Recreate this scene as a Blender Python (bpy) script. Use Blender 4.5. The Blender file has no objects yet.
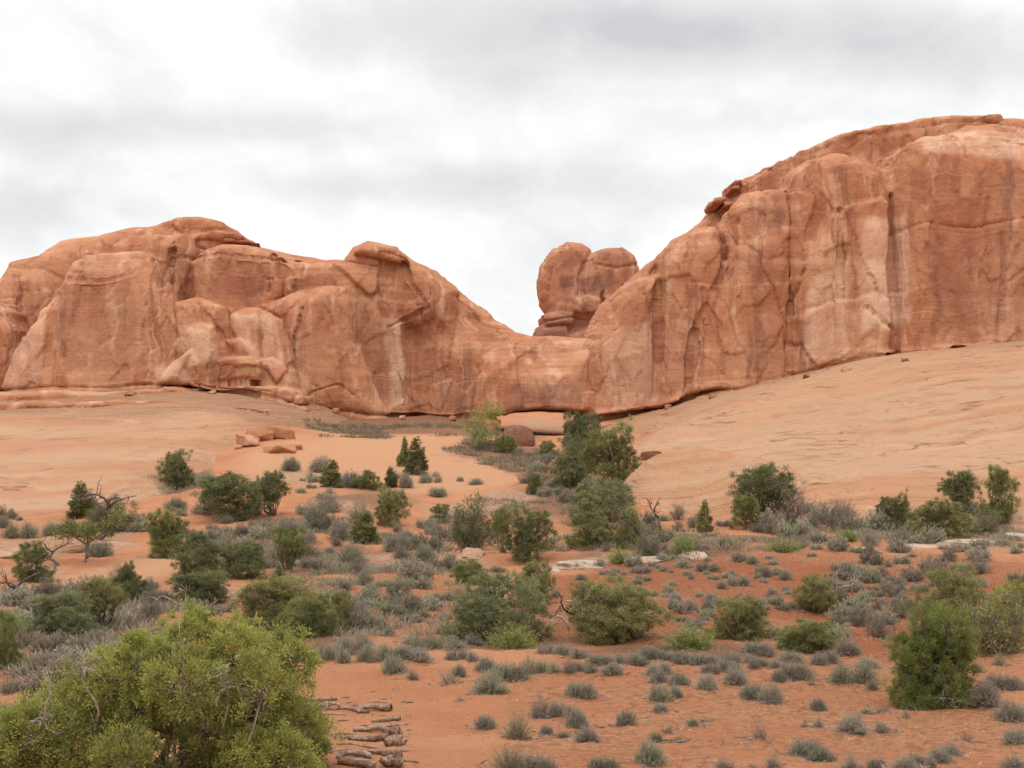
import bpy, math, random
import numpy as np
from mathutils import Vector
PI = math.pi
S = bpy.context.scene
COL = S.collection
R = math.radians

# ------------------------------------------------------------------ camera
FPX = 1407.0                       # focal length in pixels of a 1024 wide picture
CAMZ = 6.0
PITCH = math.atan(36.0 / FPX)
cam_d = bpy.data.cameras.new('camera')
cam_d.angle = 2 * math.atan(512.0 / FPX)
cam_d.clip_start = 0.1
cam_d.clip_end = 20000
cam = bpy.data.objects.new('camera', cam_d)
COL.objects.link(cam)
cam.location = (0, 0, CAMZ)
cam.rotation_euler = (PI / 2 + PITCH, 0, 0)
S.camera = cam

# ------------------------------------------------------------------ light
S.view_settings.view_transform = 'Standard'
S.view_settings.look = 'None'
S.view_settings.gamma = 1.0
S.view_settings.use_curve_mapping = False
S.view_settings.exposure = 0.13
S.render.engine = 'CYCLES'
S.cycles.max_bounces = 5
S.cycles.diffuse_bounces = 3
S.cycles.use_denoising = True

SUN_EL, SUN_AZ = R(58), R(200)     # azimuth measured from +Y clockwise
sun_d = bpy.data.lights.new('sun', 'SUN')
sun_d.energy = 1.2
sun_d.angle = R(25)
sun_d.color = (1.0, 0.96, 0.90)
sun = bpy.data.objects.new('sun', sun_d)
COL.objects.link(sun)
sdir = Vector((math.sin(SUN_AZ) * math.cos(SUN_EL), math.cos(SUN_AZ) * math.cos(SUN_EL), math.sin(SUN_EL)))
sun.rotation_euler = sdir.to_track_quat('Z', 'Y').to_euler()


class NT:
    """thin wrapper: n(type, {input: value or socket}, prop=value) returns the node"""
    def __init__(self, tree):
        self.t = tree
        tree.nodes.clear()

    def n(self, typ, ins=None, **props):
        nd = self.t.nodes.new(typ)
        for k, v in props.items():
            setattr(nd, k, v)
        for k, v in (ins or {}).items():
            self.set(nd.inputs[k], v)
        return nd

    def set(self, sock, v):
        if isinstance(v, bpy.types.Node):
            v = v.outputs[0]
        if isinstance(v, bpy.types.NodeSocket):
            self.t.links.new(v, sock)
        else:
            if hasattr(sock, 'default_value') and isinstance(v, (tuple, list)) and len(v) == 3 and sock.type == 'RGBA':
                v = (*v, 1)
            sock.default_value = v

    def math(self, op, a, b=None, c=None, clamp=False):
        ins = {0: a}
        if b is not None: ins[1] = b
        if c is not None: ins[2] = c
        nd = self.n('ShaderNodeMath', ins, operation=op)
        nd.use_clamp = clamp
        return nd.outputs[0]

    def mix(self, f, a, b, blend='MIX'):
        nd = self.n('ShaderNodeMix', data_type='RGBA', blend_type=blend)
        self.set(nd.inputs[0], f); self.set(nd.inputs[6], a); self.set(nd.inputs[7], b)
        return nd.outputs[2]

    def ramp(self, f, stops, interp='LINEAR'):
        nd = self.n('ShaderNodeValToRGB', {0: f})
        cr = nd.color_ramp
        cr.interpolation = interp
        while len(cr.elements) < len(stops): cr.elements.new(0.5)
        for e, (p, c) in zip(cr.elements, stops):
            e.position = p
            e.color = (c, c, c, 1) if isinstance(c, (int, float)) else (*c, 1)
        return nd.outputs[0]

    def sstep(self, v, lo, hi, t0=0.0, t1=1.0):
        nd = self.n('ShaderNodeMapRange', {0: v, 1: lo, 2: hi, 3: t0, 4: t1}, interpolation_type='SMOOTHSTEP')
        return nd.outputs[0]

    def noise(self, vec, scale, detail=3, rough=0.55, dist=0.0):
        return self.n('ShaderNodeTexNoise', {'Vector': vec, 'Scale': scale, 'Detail': detail, 'Roughness': rough, 'Distortion': dist}).outputs[0]

    def vmul(self, vec, xyz, add=(0, 0, 0)):
        return self.n('ShaderNodeMapping', {'Vector': vec, 'Scale': xyz, 'Location': add}).outputs[0]

    def attr(self, name):
        return self.n('ShaderNodeAttribute', attribute_name=name)


def new_mat(name):
    m = bpy.data.materials.new(name)
    m.use_nodes = True
    return m, NT(m.node_tree)


def finish(nt, color, rough=0.9, bump=None, bump_d=0.1, strength=1.0, translucent=0.0):
    p = nt.n('ShaderNodeBsdfPrincipled', {'Base Color': color, 'Roughness': rough, 'Specular IOR Level': 0.15})
    if bump is not None:
        b = nt.n('ShaderNodeBump', {'Height': bump, 'Distance': bump_d, 'Strength': strength})
        nt.t.links.new(b.outputs[0], p.inputs['Normal'])
    sh = p.outputs[0]
    if translucent:
        tr = nt.n('ShaderNodeBsdfTranslucent', {'Color': color})
        sh = nt.n('ShaderNodeMixShader', {0: translucent, 1: sh, 2: tr.outputs[0]}).outputs[0]
    o = nt.n('ShaderNodeOutputMaterial')
    nt.t.links.new(sh, o.inputs[0])


# sky: the Nishita sky, almost wholly covered by an overcast deck of clouds at infinity
W = bpy.data.worlds.new('World')
S.world = W
W.use_nodes = True
w = NT(W.node_tree)
sky = w.n('ShaderNodeTexSky', sky_type='NISHITA')
sky.sun_disc = False
sky.sun_elevation = SUN_EL
sky.sun_rotation = SUN_AZ
dirn = w.n('ShaderNodeTexCoord').outputs['Generated']
sep = w.n('ShaderNodeSeparateXYZ', {0: dirn})
X_, Y_, Z_ = sep.outputs
zc = w.math('MAXIMUM', Z_, 0.0)
inv = w.math('DIVIDE', 1.0, w.math('ADD', zc, 0.36))
pl = w.n('ShaderNodeCombineXYZ', {0: w.math('MULTIPLY', X_, inv), 1: w.math('MULTIPLY', Y_, inv), 2: 0.0}).outputs[0]
n_big = w.noise(w.vmul(pl, (1.0, 1.0, 1), (3.1, 0.4, 0)), 1.5, 5, 0.54, 0.25)
n_fine = w.noise(w.vmul(pl, (1.6, 1.2, 1), (7.7, 2.4, 0)), 4.2, 6, 0.56, 0.25)
az = w.math('DIVIDE', X_, w.math('MAXIMUM', Y_, 0.05))     # compass direction and height of the cloud masses
el = w.math('DIVIDE', Z_, w.math('MAXIMUM', Y_, 0.05))


def cloud_mass(a0, e0, wa, we):
    da = w.math('DIVIDE', w.math('SUBTRACT', az, a0), wa)
    de = w.math('DIVIDE', w.math('SUBTRACT', el, e0), we)
    r2 = w.math('ADD', w.math('MULTIPLY', da, da), w.math('MULTIPLY', de, de))
    front = w.math('GREATER_THAN', Y_, 0.05)
    return w.math('MULTIPLY', w.math('EXPONENT', w.math('MULTIPLY', r2, -1.0)), front)


def pe(px, py):
    return (px - 512) / FPX, (420 - py) / FPX


dark = None
for (px, py, wx, wy, amt) in ((700, 30, 330, 40, 1.0), (960, 60, 200, 50, .6), (520, 85, 90, 30, .45), (170, 125, 230, 24, .75),
                              (560, 185, 260, 22, .5), (360, 190, 150, 22, .3), (820, 120, 130, 20, .35), (60, 215, 120, 30, .3)):
    a0, e0 = pe(px, py)
    m_ = w.math('MULTIPLY', cloud_mass(a0, e0, wx / FPX, wy / FPX), amt)
    dark = m_ if dark is None else w.math('ADD', dark, m_)
mess = w.math('ADD', w.math('MULTIPLY', w.math('SUBTRACT', n_big, 0.5), 1.1), w.math('MULTIPLY', w.math('SUBTRACT', n_fine, 0.5), 1.0))
dens = w.math('ADD', w.math('MULTIPLY', dark, 0.62), w.math('ADD', mess, 0.22))
ccol = w.ramp(dens, [(0.0, (1.10, 1.10, 1.10)), (0.26, (0.97, 0.972, 0.975)), (0.50, (0.84, 0.845, 0.852)), (0.80, (0.73, 0.738, 0.75)), (1.0, (0.64, 0.64, 0.66))])
# an overcast deck is about three times as bright overhead as at the skyline
lift = w.math('ADD', 0.93, w.math('MULTIPLY', w.sstep(Z_, 0.25, 0.95), 0.95))
ccol = w.mix(1.0, ccol, w.n('ShaderNodeCombineColor', {0: lift, 1: lift, 2: lift}).outputs[0], 'MULTIPLY')
ccol = w.mix(1.0, ccol, (10, 10, 10), 'MULTIPLY')
final = w.mix(0.985, sky.outputs[0], ccol)
bg = w.n('ShaderNodeBackground', {'Color': final, 'Strength': 0.1})
wo = w.n('ShaderNodeOutputWorld')
w.t.links.new(bg.outputs[0], wo.inputs[0])

# ------------------------------------------------------------------ helpers
def unproj(px, py, d):
    """world point at depth y = d seen at picture position (px, py): how distances were surveyed from the photograph"""
    v = 384.0 - np.asarray(py, float)
    c, s = math.cos(PITCH), math.sin(PITCH)
    dy = FPX * c - v * s
    d = np.asarray(d, float)
    return d * (np.asarray(px, float) - 512.0) / dy, d, CAMZ + d * (FPX * s + v * c) / dy


def tag(o, label=None, cat=None, group=None, kind=None):
    for k, v in (('label', label), ('category', cat), ('group', group), ('kind', kind)):
        if v: o[k] = v
    return o


def link(name, me, mat=None, parent=None, loc=(0, 0, 0)):
    o = bpy.data.objects.new(name, me)
    COL.objects.link(o)
    o.location = loc
    if mat and me is not None:
        me.materials.clear(); me.materials.append(mat)
    if parent: o.parent = parent
    return o


def mesh_np(name, V, Fq=None, Ft=None, smooth=True, attrs=None):
    me = bpy.data.meshes.new(name)
    V = np.ascontiguousarray(V, np.float32)
    loops, starts, n = [], [], 0
    if Ft is not None and len(Ft):
        loops.append(np.asarray(Ft, np.int32).ravel()); starts.append(np.arange(len(Ft)) * 3); n = 3 * len(Ft)
    if Fq is not None and len(Fq):
        loops.append(np.asarray(Fq, np.int32).ravel()); starts.append(n + np.arange(len(Fq)) * 4)
    L = np.concatenate(loops).astype(np.int32); St = np.concatenate(starts).astype(np.int32)
    me.vertices.add(len(V)); me.vertices.foreach_set('co', V.ravel())
    me.loops.add(len(L)); me.loops.foreach_set('vertex_index', L)
    me.polygons.add(len(St)); me.polygons.foreach_set('loop_start', St)
    me.update(calc_edges=True)
    me.polygons.foreach_set('use_smooth', np.full(len(St), smooth))
    for k, a in (attrs or {}).items():
        a = np.asarray(a, np.float32)
        if a.ndim == 1:
            me.attributes.new(k, 'FLOAT', 'POINT').data.foreach_set('value', a)
    me.validate()
    return me


def h32(ix, iy, iz, seed):
    h = (ix.astype(np.int64) * 374761393 + iy.astype(np.int64) * 668265263 + iz.astype(np.int64) * 2147483647 + seed * 974634777) & 0xFFFFFFFF
    h = ((h ^ (h >> 13)) * 1274126177) & 0xFFFFFFFF
    h = ((h ^ (h >> 16)) * 2246822519) & 0xFFFFFFFF
    return ((h ^ (h >> 15)) & 0xFFFFFF).astype(np.float32) / 0xFFFFFF


def vnoise(x, y, z, seed=0):
    x, y, z = np.broadcast_arrays(np.asarray(x, np.float32), np.asarray(y, np.float32), np.asarray(z, np.float32))
    ix, iy, iz = np.floor(x).astype(np.int32), np.floor(y).astype(np.int32), np.floor(z).astype(np.int32)
    u, v, t = x - ix, y - iy, z - iz
    u = u * u * (3 - 2 * u); v = v * v * (3 - 2 * v); t = t * t * (3 - 2 * t)
    r = 0
    for a in (0, 1):
        wa = u if a else 1 - u
        for b in (0, 1):
            wb = v if b else 1 - v
            for c in (0, 1):
                r = r + wa * wb * (t if c else 1 - t) * h32(ix + a, iy + b, iz + c, seed)
    return r * 2 - 1


def fbm(x, y, z, seed=0, octv=4, gain=0.5):
    r, a, f, tot = 0, 1.0, 1.0, 0
    for o in range(octv):
        r = r + a * vnoise(np.asarray(x) * f + 17.3 * o, np.asarray(y) * f + 5.1 * o, np.asarray(z) * f, seed + o)
        tot += a; a *= gain; f *= 2.03
    return r / tot


def voro2(x, y, seed):
    """cell value and distance to the cell border, for slabs of spalled rock"""
    ix, iy = np.floor(x).astype(np.int32), np.floor(y).astype(np.int32)
    d1 = np.full(x.shape, 9.0, np.float32); d2 = d1.copy(); cid = np.zeros(x.shape, np.float32)
    zz = np.zeros_like(ix)
    for a in (-1, 0, 1):
        for b in (-1, 0, 1):
            cx, cy = ix + a, iy + b
            dx = cx + h32(cx, cy, zz, seed) - x; dy = cy + h32(cx, cy, zz + 1, seed) - y
            d = np.sqrt(dx * dx + dy * dy).astype(np.float32)
            val = h32(cx, cy, zz + 2, seed)
            n = d < d1
            d2 = np.where(n, d1, np.minimum(d2, d)); cid = np.where(n, val, cid); d1 = np.where(n, d, d1)
    return cid, d2 - d1


def sm(x, a, b):
    t = np.clip((x - a) / (b - a), 0, 1)
    return t * t * (3 - 2 * t)


class TPS:
    """thin plate surface through surveyed heights"""
    def __init__(self, P, z, reg=1e-3):
        P = np.asarray(P, float) / 50.0; z = np.asarray(z, float)
        n = len(P); self.P = P
        K = self.k(np.linalg.norm(P[:, None] - P[None], axis=2)) + reg * np.eye(n)
        A = np.zeros((n + 3, n + 3)); A[:n, :n] = K; A[:n, n] = 1; A[:n, n + 1:] = P; A[n, :n] = 1; A[n + 1:, :n] = P.T
        self.w = np.linalg.solve(A, np.concatenate([z, [0, 0, 0]]))

    @staticmethod
    def k(r):
        return np.where(r > 1e-9, r * r * np.log(np.maximum(r, 1e-9)), 0.0)

    def __call__(self, x, y):
        x = np.asarray(x, float) / 50; y = np.asarray(y, float) / 50
        r = np.zeros(np.broadcast(x, y).shape)
        for (a, b), wt in zip(self.P, self.w):
            r2 = (x - a) ** 2 + (y - b) ** 2
            r += wt * 0.5 * r2 * np.log(np.maximum(r2, 1e-18))
        n = len(self.P)
        return r + self.w[n] + self.w[n + 1] * x + self.w[n + 2] * y


def seg_dist(X, Z, pts):
    d = np.full(np.broadcast(X, Z).shape, 1e9, np.float32)
    for (ax, az_), (bx, bz) in zip(pts[:-1], pts[1:]):
        vx, vz = bx - ax, bz - az_
        t = np.clip(((X - ax) * vx + (Z - az_) * vz) / (vx * vx + vz * vz + 1e-9), 0, 1)
        d = np.minimum(d, np.hypot(X - ax - t * vx, Z - az_ - t * vz))
    return d


def poly_sd(X, Z, pts):
    pts = list(pts)
    d = seg_dist(X, Z, pts + [pts[0]])
    ins = np.zeros(d.shape, bool)
    for (ax, az_), (bx, bz) in zip(pts, pts[1:] + pts[:1]):
        if az_ == bz: continue
        cond = ((az_ > Z) != (bz > Z)) & (X < (bx - ax) * (Z - az_) / (bz - az_) + ax)
        ins ^= cond
    return np.where(ins, -d, d)


# ------------------------------------------------------------------ terrain heights
def survey(rows):
    P, z = [], []
    for px, py, d in rows:
        x, y, zz = unproj(px, py, d)
        P.append((float(x), float(y))); z.append(float(zz))
    return P, z


rows = []
for px in (-250, 40, 260, 430, 560, 700, 860, 1024, 1280):
    for py, d in ((768, 16), (720, 20.5), (680, 25), (640, 31.5), (600, 41)):
        rows.append((px, py, d))
for px in (-250, 40, 200, 330, 450, 560):
    rows += [(px, 572, 51), (px, 546, 62), (px, 521, 73)]
for px in (620, 700, 860, 1024, 1280):
    rows += [(px, 572, 47), (px, 546 - (px - 700) * 0.012, 56), (px, 538, 64), (px, 528, 73)]
for px in (330, 400, 460):
    rows += [(px, 500, 82), (px, 480, 92), (px, 460, 103), (px, 446, 111), (px, 437, 118), (px, 434, 125), (px, 424, 136), (px, 417, 148)]
rows += [(265, 470, 97), (265, 452, 104), (260, 440, 112), (290, 428, 120), (200, 497, 84)]
rows += [(520, 500, 82), (530, 480, 92), (530, 460, 106), (535, 448, 120), (540, 440, 135), (545, 437, 150), (510, 438, 150), (576, 437, 148), (560, 441, 140), (500, 438, 140), (545, 422, 185), (545, 409, 215), (500, 410, 215), (590, 408, 215)]
rows += [(605, 490, 84), (605, 470, 97), (600, 452, 110), (590, 438, 122), (585, 433, 138)]
BP, BZ = survey(rows)
for (px, d, zz) in [(60, 90, .3), (60, 110, .3), (150, 115, .4), (60, 135, .5), (-200, 90, .3), (-200, 130, .5), (720, 90, .2), (720, 110, .4), (860, 90, .2),
                    (860, 115, .4), (1024, 90, .2), (1024, 120, .5), (1250, 100, .2), (760, 140, .6)]:
    x, y, _ = unproj(px, 400, d)
    BP.append((float(x), float(y))); BZ.append(zz)
for (x, y, zz) in [(0, 0, 4.3), (0, 9, 2.75), (-6, 12, 2.3), (6, 12, 2.4), (-8, 4, 3.4), (8, 4, 3.4), (-40, 0, 3.0), (40, 0, 3.0), (0, -40, 5), (-60, -40, 4), (60, -40, 4), (-90, 60, 1), (90, 60, 1), (-110, 150, 2), (110, 150, 2), (0, 260, 9), (-60, 260, 6), (60, 260, 6), (0, 340, 6),
                   (-110, 260, 4), (110, 260, 4)]:
    BP.append((x, y)); BZ.append(zz)
base_s = TPS(BP, BZ, 1e-4)

rP, rZ = survey([(600, 427, 147), (650, 418, 143), (700, 402, 140), (780, 384, 136), (870, 361, 132), (1024, 348, 128), (1200, 335, 126),
                 (680, 440, 112), (800, 424, 109), (900, 410, 106), (1024, 396, 103), (1200, 385, 102), (640, 447, 112),
                 (665, 469, 95), (760, 470, 92), (880, 458, 90), (1024, 449, 88), (1200, 445, 88),
                 (622, 486, 85), (645, 503, 80), (740, 511, 78), (860, 512, 76.5), (1024, 503, 75), (1200, 500, 75)])
for (px, d, zz) in [(645, 72, -2.5), (740, 70, -2.5), (860, 68, -2.5), (1024, 67, -2.5), (1200, 67, -2.5), (588, 85, -2.0), (600, 76, -2.5),
                    (618, 98, 0.2), (610, 118, 2.0), (590, 100, -3), (585, 118, -1), (575, 140, 1.5), (720, 165, 8), (1024, 165, 15), (1250, 165, 15)]:
    x, y, _ = unproj(px, 400, d)
    rP.append((float(x), float(y))); rZ.append(zz)
slick_r = TPS(rP, rZ, 1e-4)

lP, lZ = survey([(-150, 395, 140), (0, 394, 139), (120, 391, 138), (230, 391, 137), (300, 402, 137), (330, 410, 140),
                 (0, 425, 118), (120, 425, 117), (230, 425, 116), (-150, 428, 118),
                 (-150, 460, 100), (0, 458, 100), (110, 458, 99), (200, 458, 100),
                 (-150, 500, 84), (0, 499, 84), (90, 500, 84), (160, 485, 91), (-150, 535, 74), (0, 530, 75), (70, 528, 76)])
for (px, d, zz) in [(-150, 66, -2.5), (0, 66, -2.5), (110, 70, -2.5), (190, 80, -2), (250, 95, -1.5), (290, 112, 1), (340, 125, 3), (380, 140, 4),
                    (0, 165, 10), (200, 165, 10), (-150, 165, 10)]:
    x, y, _ = unproj(px, 400, d)
    lP.append((float(x), float(y))); lZ.append(zz)
slick_l = TPS(lP, lZ, 1e-4)


def terrain(x, y, fine=True):
    x = np.asarray(x, float); y = np.asarray(y, float)
    far = sm(np.hypot(x, y - 100), 210, 330)
    b = base_s(x, y)
    b = b * (1 - far) + 3.0 * far
    near = 1 - sm(np.hypot(x, y - 110), 90, 120)
    sl = np.maximum(np.where(x > 2, slick_r(x, y), -9), np.where(x < -5, slick_l(x, y), -9))
    sl = np.where((y > 62) & (y < 170), sl, -9) * near + (-9) * (1 - near)
    if fine:
        b = b + (0.16 + .14 * sm(y, 30, 40) * (1 - sm(y, 70, 85))) * fbm(x * .30, y * .35, 0, 3, 4) + 0.03 * fbm(x * 2.6, y * 2.6, 0, 13, 2) * sm(np.hypot(x, y), 4, 10) * (1 - sm(y, 45, 70)) + 0.05 * fbm(x * 1.6, y * 1.6, 0, 9, 3) * sm(np.hypot(x, y), 2, 10)
        s = sl + 0.5 * fbm(x * .05, y * .05, 0, 21, 2)
        ph = (s - .12 * np.maximum(x, 0)) * 1.15 + 0.5 * fbm(x * .06, y * .10, 0, 33, 3)
        fr = ph - np.floor(ph)
        ledge = (sm(fr, .0, .86) - fr) * .55 + (sm(fr, .84, 1.0)) * .16
        sl = sl + 0.22 * fbm(x * .09, y * .09, 0, 22, 4) + ledge * (0.35 + 0.65 * sm(fbm(x * .05, y * .08, 0, 44, 2), -.3, .3))
    k = 0.25
    hh = np.clip(0.5 + 0.5 * (sl - b) / k, 0, 1)
    z = b * (1 - hh) + sl * hh + k * hh * (1 - hh)
    return z, hh


def zg(x, y):
    return float(terrain(np.array([x]), np.array([y]))[0][0])


_T = np.exp(np.linspace(math.log(5), math.log(330), 1500))


def hit(px, py):
    """the first point of the ground seen at picture position (px, py)"""
    X, Y, Z = unproj(px, py, _T)
    g = terrain(X, Y)[0]
    below = np.nonzero(Z < g)[0]
    i = below[0] if len(below) else len(_T) - 1
    return float(X[i]), float(Y[i]), float(g[i])

# ------------------------------------------------------------------ ground sheet
a_mid = np.linspace(R(-30), R(30), 860)
a_out = np.linspace(R(30), R(330), 90)[1:-1]
ANG = np.concatenate([a_mid, a_out])
RAD = np.concatenate([[0.6, 1.5, 2.5, 3.5, 4.5], np.exp(np.linspace(math.log(5.2), math.log(260), 860)), [300, 360, 450, 600, 900, 1500, 3000, 7000]])
A, RR = np.meshgrid(ANG, RAD)
GX, GY = RR * np.sin(A), RR * np.cos(A)
GZ, GS = terrain(GX.ravel(), GY.ravel())
nr, nc = GX.shape
ii, jj = np.meshgrid(np.arange(nr - 1), np.arange(nc), indexing='ij')
j2 = (jj + 1) % nc
Fq = np.stack([ii * nc + jj, ii * nc + j2, (ii + 1) * nc + j2, (ii + 1) * nc + jj], -1).reshape(-1, 4)[:, ::-1]
gv = np.stack([GX.ravel(), GY.ravel(), GZ], 1)
cap = np.arange(nc)
gv = np.vstack([gv, [[0, 0, gv[:nc, 2].mean()]]])
Ft = np.stack([cap, (cap + 1) % nc, np.full(nc, len(gv) - 1)], 1)[:, ::-1]
gx, gy = gv[:, 0], gv[:, 1]


def blob_field(items):
    """soft patches of bare rock, litter or redder sand, each where the photograph shows it: (px, py, half width px, half depth m)"""
    f = np.zeros(len(gv), np.float32)
    for px, py, wx, wd in items:
        x, y, _ = hit(px, py)
        hw = wx * y / FPX
        f = np.maximum(f, np.exp(-(((gx - x) / hw) ** 2 + ((gy - y) / wd) ** 2)))
    return f


wob = fbm(gx * .5, gy * .35, 0, 71, 4).astype(np.float32)
pale = blob_field([(20, 545, 70, 5), (90, 536, 60, 4), (20, 572, 45, 2.5), (440, 568, 55, 4), (470, 510, 60, 5), (300, 478, 60, 4), (350, 560, 70, 3),
                   (545, 425, 40, 14), (590, 560, 60, 1.6), (640, 555, 60, 1.6), (960, 543, 90, 1.6), (120, 600, 40, 3), (225, 590, 40, 3), (330, 505, 30, 3), (505, 500, 40, 4)])
pale = sm(pale + wob * .35, .42, .62)
red = blob_field([(700, 575, 130, 9), (560, 590, 60, 6), (640, 620, 140, 6), (850, 590, 140, 9), (1000, 600, 120, 9), (60, 650, 80, 6), (480, 610, 60, 5), (880, 640, 90, 6)])
red = sm(red + wob * .3, .2, .8)
dune = sm(blob_field([(380, 450, 120, 14), (420, 470, 120, 14), (300, 460, 60, 10), (120, 575, 50, 8), (170, 560, 40, 5)]) + wob * .2, .2, .7)
litter = sm(blob_field([(330, 560, 110, 7), (220, 545, 60, 6), (430, 428, 130, 9), (340, 424, 60, 9), (370, 500, 60, 5), (560, 500, 60, 9), (620, 555, 90, 3), (740, 538, 120, 5),
                        (930, 533, 120, 5), (80, 620, 90, 7), (300, 640, 90, 4), (180, 480, 40, 5), (500, 452, 60, 8), (560, 460, 60, 8), (700, 545, 80, 4), (480, 645, 120, 2), (690, 650, 110, 2)]) + wob * .4, .35, .8)
apron = sm(blob_field([(60, 400, 120, 11), (180, 400, 120, 11), (280, 412, 60, 10), (330, 418, 60, 10)]) + wob * .2, .25, .6)
talus = sm(blob_field([(330, 422, 70, 11), (400, 424, 80, 11), (460, 424, 70, 12), (300, 414, 50, 10), (370, 418, 80, 12), (430, 420, 70, 12), (490, 428, 40, 8)]) + wob * .15, .22, .5)
crust = sm(blob_field([(700, 700, 130, 7), (860, 710, 150, 7), (1000, 740, 120, 7), (620, 760, 130, 4), (560, 690, 60, 5), (760, 600, 260, 16), (960, 600, 200, 12), (380, 590, 120, 12)]) + wob * .25, .25, .6)
gme = mesh_np('ground', gv, Fq, Ft, True, {'slick': np.append(GS, 0), 'pale': pale, 'red': red, 'dune': dune, 'litter': litter, 'apron': apron, 'talus': talus, 'crust': crust})

gm, g = new_mat('desert_ground')
pos = g.n('ShaderNodeNewGeometry').outputs['Position']
n1 = g.noise(pos, 0.35, 5, .6)
n2 = g.noise(pos, 3.0, 5, .65)
n3 = g.noise(pos, 14.0, 4, .7)
n4 = g.noise(pos, 45.0, 3, .7)
sand = g.mix(g.sstep(n1, .35, .65), (0.459, 0.188, 0.089), (0.525, 0.241, 0.121))
sand = g.mix(g.attr('red').outputs[2], sand, g.mix(g.sstep(n1, .35, .65), (0.356, 0.119, 0.050), (0.422, 0.159, 0.073)))
sand = g.mix(g.attr('dune').outputs[2], sand, (0.545, 0.285, 0.155))
lit = g.mix(g.sstep(n2, .35, .65), (0.145, 0.086, 0.053), (0.238, 0.132, 0.079))
sand = g.mix(g.math('MULTIPLY', g.attr('litter').outputs[2], g.sstep(n2, .3, .6, .35, .95)), sand, lit)
sand = g.mix(g.sstep(n3, .56, .70, 0, .45), sand, (0.198, 0.079, 0.040))       # clods and bits of twig
sand = g.mix(g.sstep(n4, .60, .72, 0, .5), sand, (0.409, 0.238, 0.145))        # pale grit
sand = g.mix(g.sstep(g.noise(g.vmul(pos, (1, 1, 1), (4, 9, 2)), 60, 2, .6), .62, .72, 0, .6), sand, (0.20, 0.09, 0.05))
prock = g.mix(g.sstep(n2, .35, .65), (0.37, 0.20, 0.115), (0.45, 0.29, 0.19))
sand = g.mix(g.math('MULTIPLY', g.attr('pale').outputs[2], g.sstep(n2, .3, .6, .45, .95)), sand, prock)
# slickrock: flat beds that dip gently, buff, orange and grey in turn
psep = g.n('ShaderNodeSeparateXYZ', {0: pos}).outputs
dipz = g.math('SUBTRACT', psep[2], g.math('MULTIPLY', g.math('MAXIMUM', psep[0], 0.0), .12))
dpos = g.n('ShaderNodeCombineXYZ', {0: psep[0], 1: psep[1], 2: dipz}).outputs[0]
warp = g.n('ShaderNodeVectorMath', {0: dpos, 1: g.vmul(g.n('ShaderNodeTexNoise', {'Vector': pos, 'Scale': 0.06, 'Detail': 4}).outputs[1], (3, 3, 3.4))}, operation='ADD').outputs[0]
bed = g.vmul(warp, (0.012, 0.02, 0.62))
b1 = g.noise(bed, 1.0, 4, .6)
b2 = g.noise(g.vmul(warp, (0.03, 0.04, 2.6), (3, 1, 4)), 1.0, 4, .65)
b3 = g.noise(g.vmul(warp, (0.10, 0.16, 9.0), (1, 7, 2)), 1.0, 3, .65)
rock = g.ramp(b1, [(.28, (0.335, 0.158, 0.082)), (.42, (0.385, 0.205, 0.117)), (.50, (0.37, 0.222, 0.135)), (.56, (0.37, 0.19, 0.105)), (.70, (0.295, 0.13, 0.062))])
rock = g.mix(g.math('MULTIPLY', g.sstep(b2, .50, .64, 0, .6), g.sstep(g.noise(g.vmul(pos, (.08, .08, .3), (7, 1, 3)), 1.3, 4, .6), .40, .58)), rock, (0.43, 0.26, 0.16))
rock = g.mix(g.math('MULTIPLY', g.sstep(b3, .58, .70, 0, .6), g.sstep(g.noise(g.vmul(pos, (.10, .10, .4)), 1.3, 4, .6), .46, .6)), rock, (0.22, 0.105, 0.058))
rock = g.mix(g.sstep(g.noise(g.vmul(pos, (.25, .25, .8)), 1.6, 6, .7), .50, .68, 0, .55), rock, (0.27, 0.135, 0.075))
rock = g.mix(g.sstep(g.noise(g.vmul(pos, (.6, .6, 2)), 5, 4, .7), .58, .74, 0, .6), rock, (0.50, 0.34, 0.23))
rock = g.mix(g.sstep(g.noise(g.vmul(pos, (.5, .5, 2), (5, 5, 5)), 3, 5, .75), .56, .72, 0, .5), rock, (0.20, 0.10, 0.06))
ln = g.math('ABSOLUTE', g.math('SUBTRACT', g.noise(g.vmul(warp, (.05, .07, 1.1), (5, 5, 1)), 1.0, 3, .55), .5))
rock = g.mix(g.math('MULTIPLY', g.sstep(ln, .0, .014, .75, 0), g.sstep(g.noise(g.vmul(pos, (.16, .16, .4), (1, 4, 3)), 1.0, 3, .6), .48, .58)), rock, (0.15, 0.07, 0.04))
rock = g.mix(g.sstep(g.noise(g.vmul(pos, (1, 1, 3)), 6, 3, .6), .62, .72, 0, .55), rock, (0.17, 0.085, 0.05))
apr = g.math('MULTIPLY', g.attr('apron').outputs[2], g.sstep(n2, .3, .6, .5, 1))
rock = g.mix(apr, rock, g.mix(g.sstep(b3, .4, .6), (0.23, 0.12, 0.07), (0.31, 0.165, 0.095)))
sand = g.mix(g.math('MULTIPLY', g.attr('talus').outputs[2], g.sstep(n2, .25, .6, .6, 1)), sand, g.mix(g.sstep(n3, .4, .6), (0.20, 0.105, 0.06), (0.29, 0.15, 0.085)))
vo = g.n('ShaderNodeTexVoronoi', {'Vector': g.n('ShaderNodeVectorMath', {0: pos, 1: g.vmul(g.n('ShaderNodeTexNoise', {'Vector': pos, 'Scale': 6.0, 'Detail': 2}).outputs[1], (.16, .16, .16))}, operation='ADD').outputs[0], 'Scale': 6.0}).outputs[0]
crs = g.math('MULTIPLY', g.attr('crust').outputs[2], g.sstep(n1, .3, .6, .5, 1))
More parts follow.
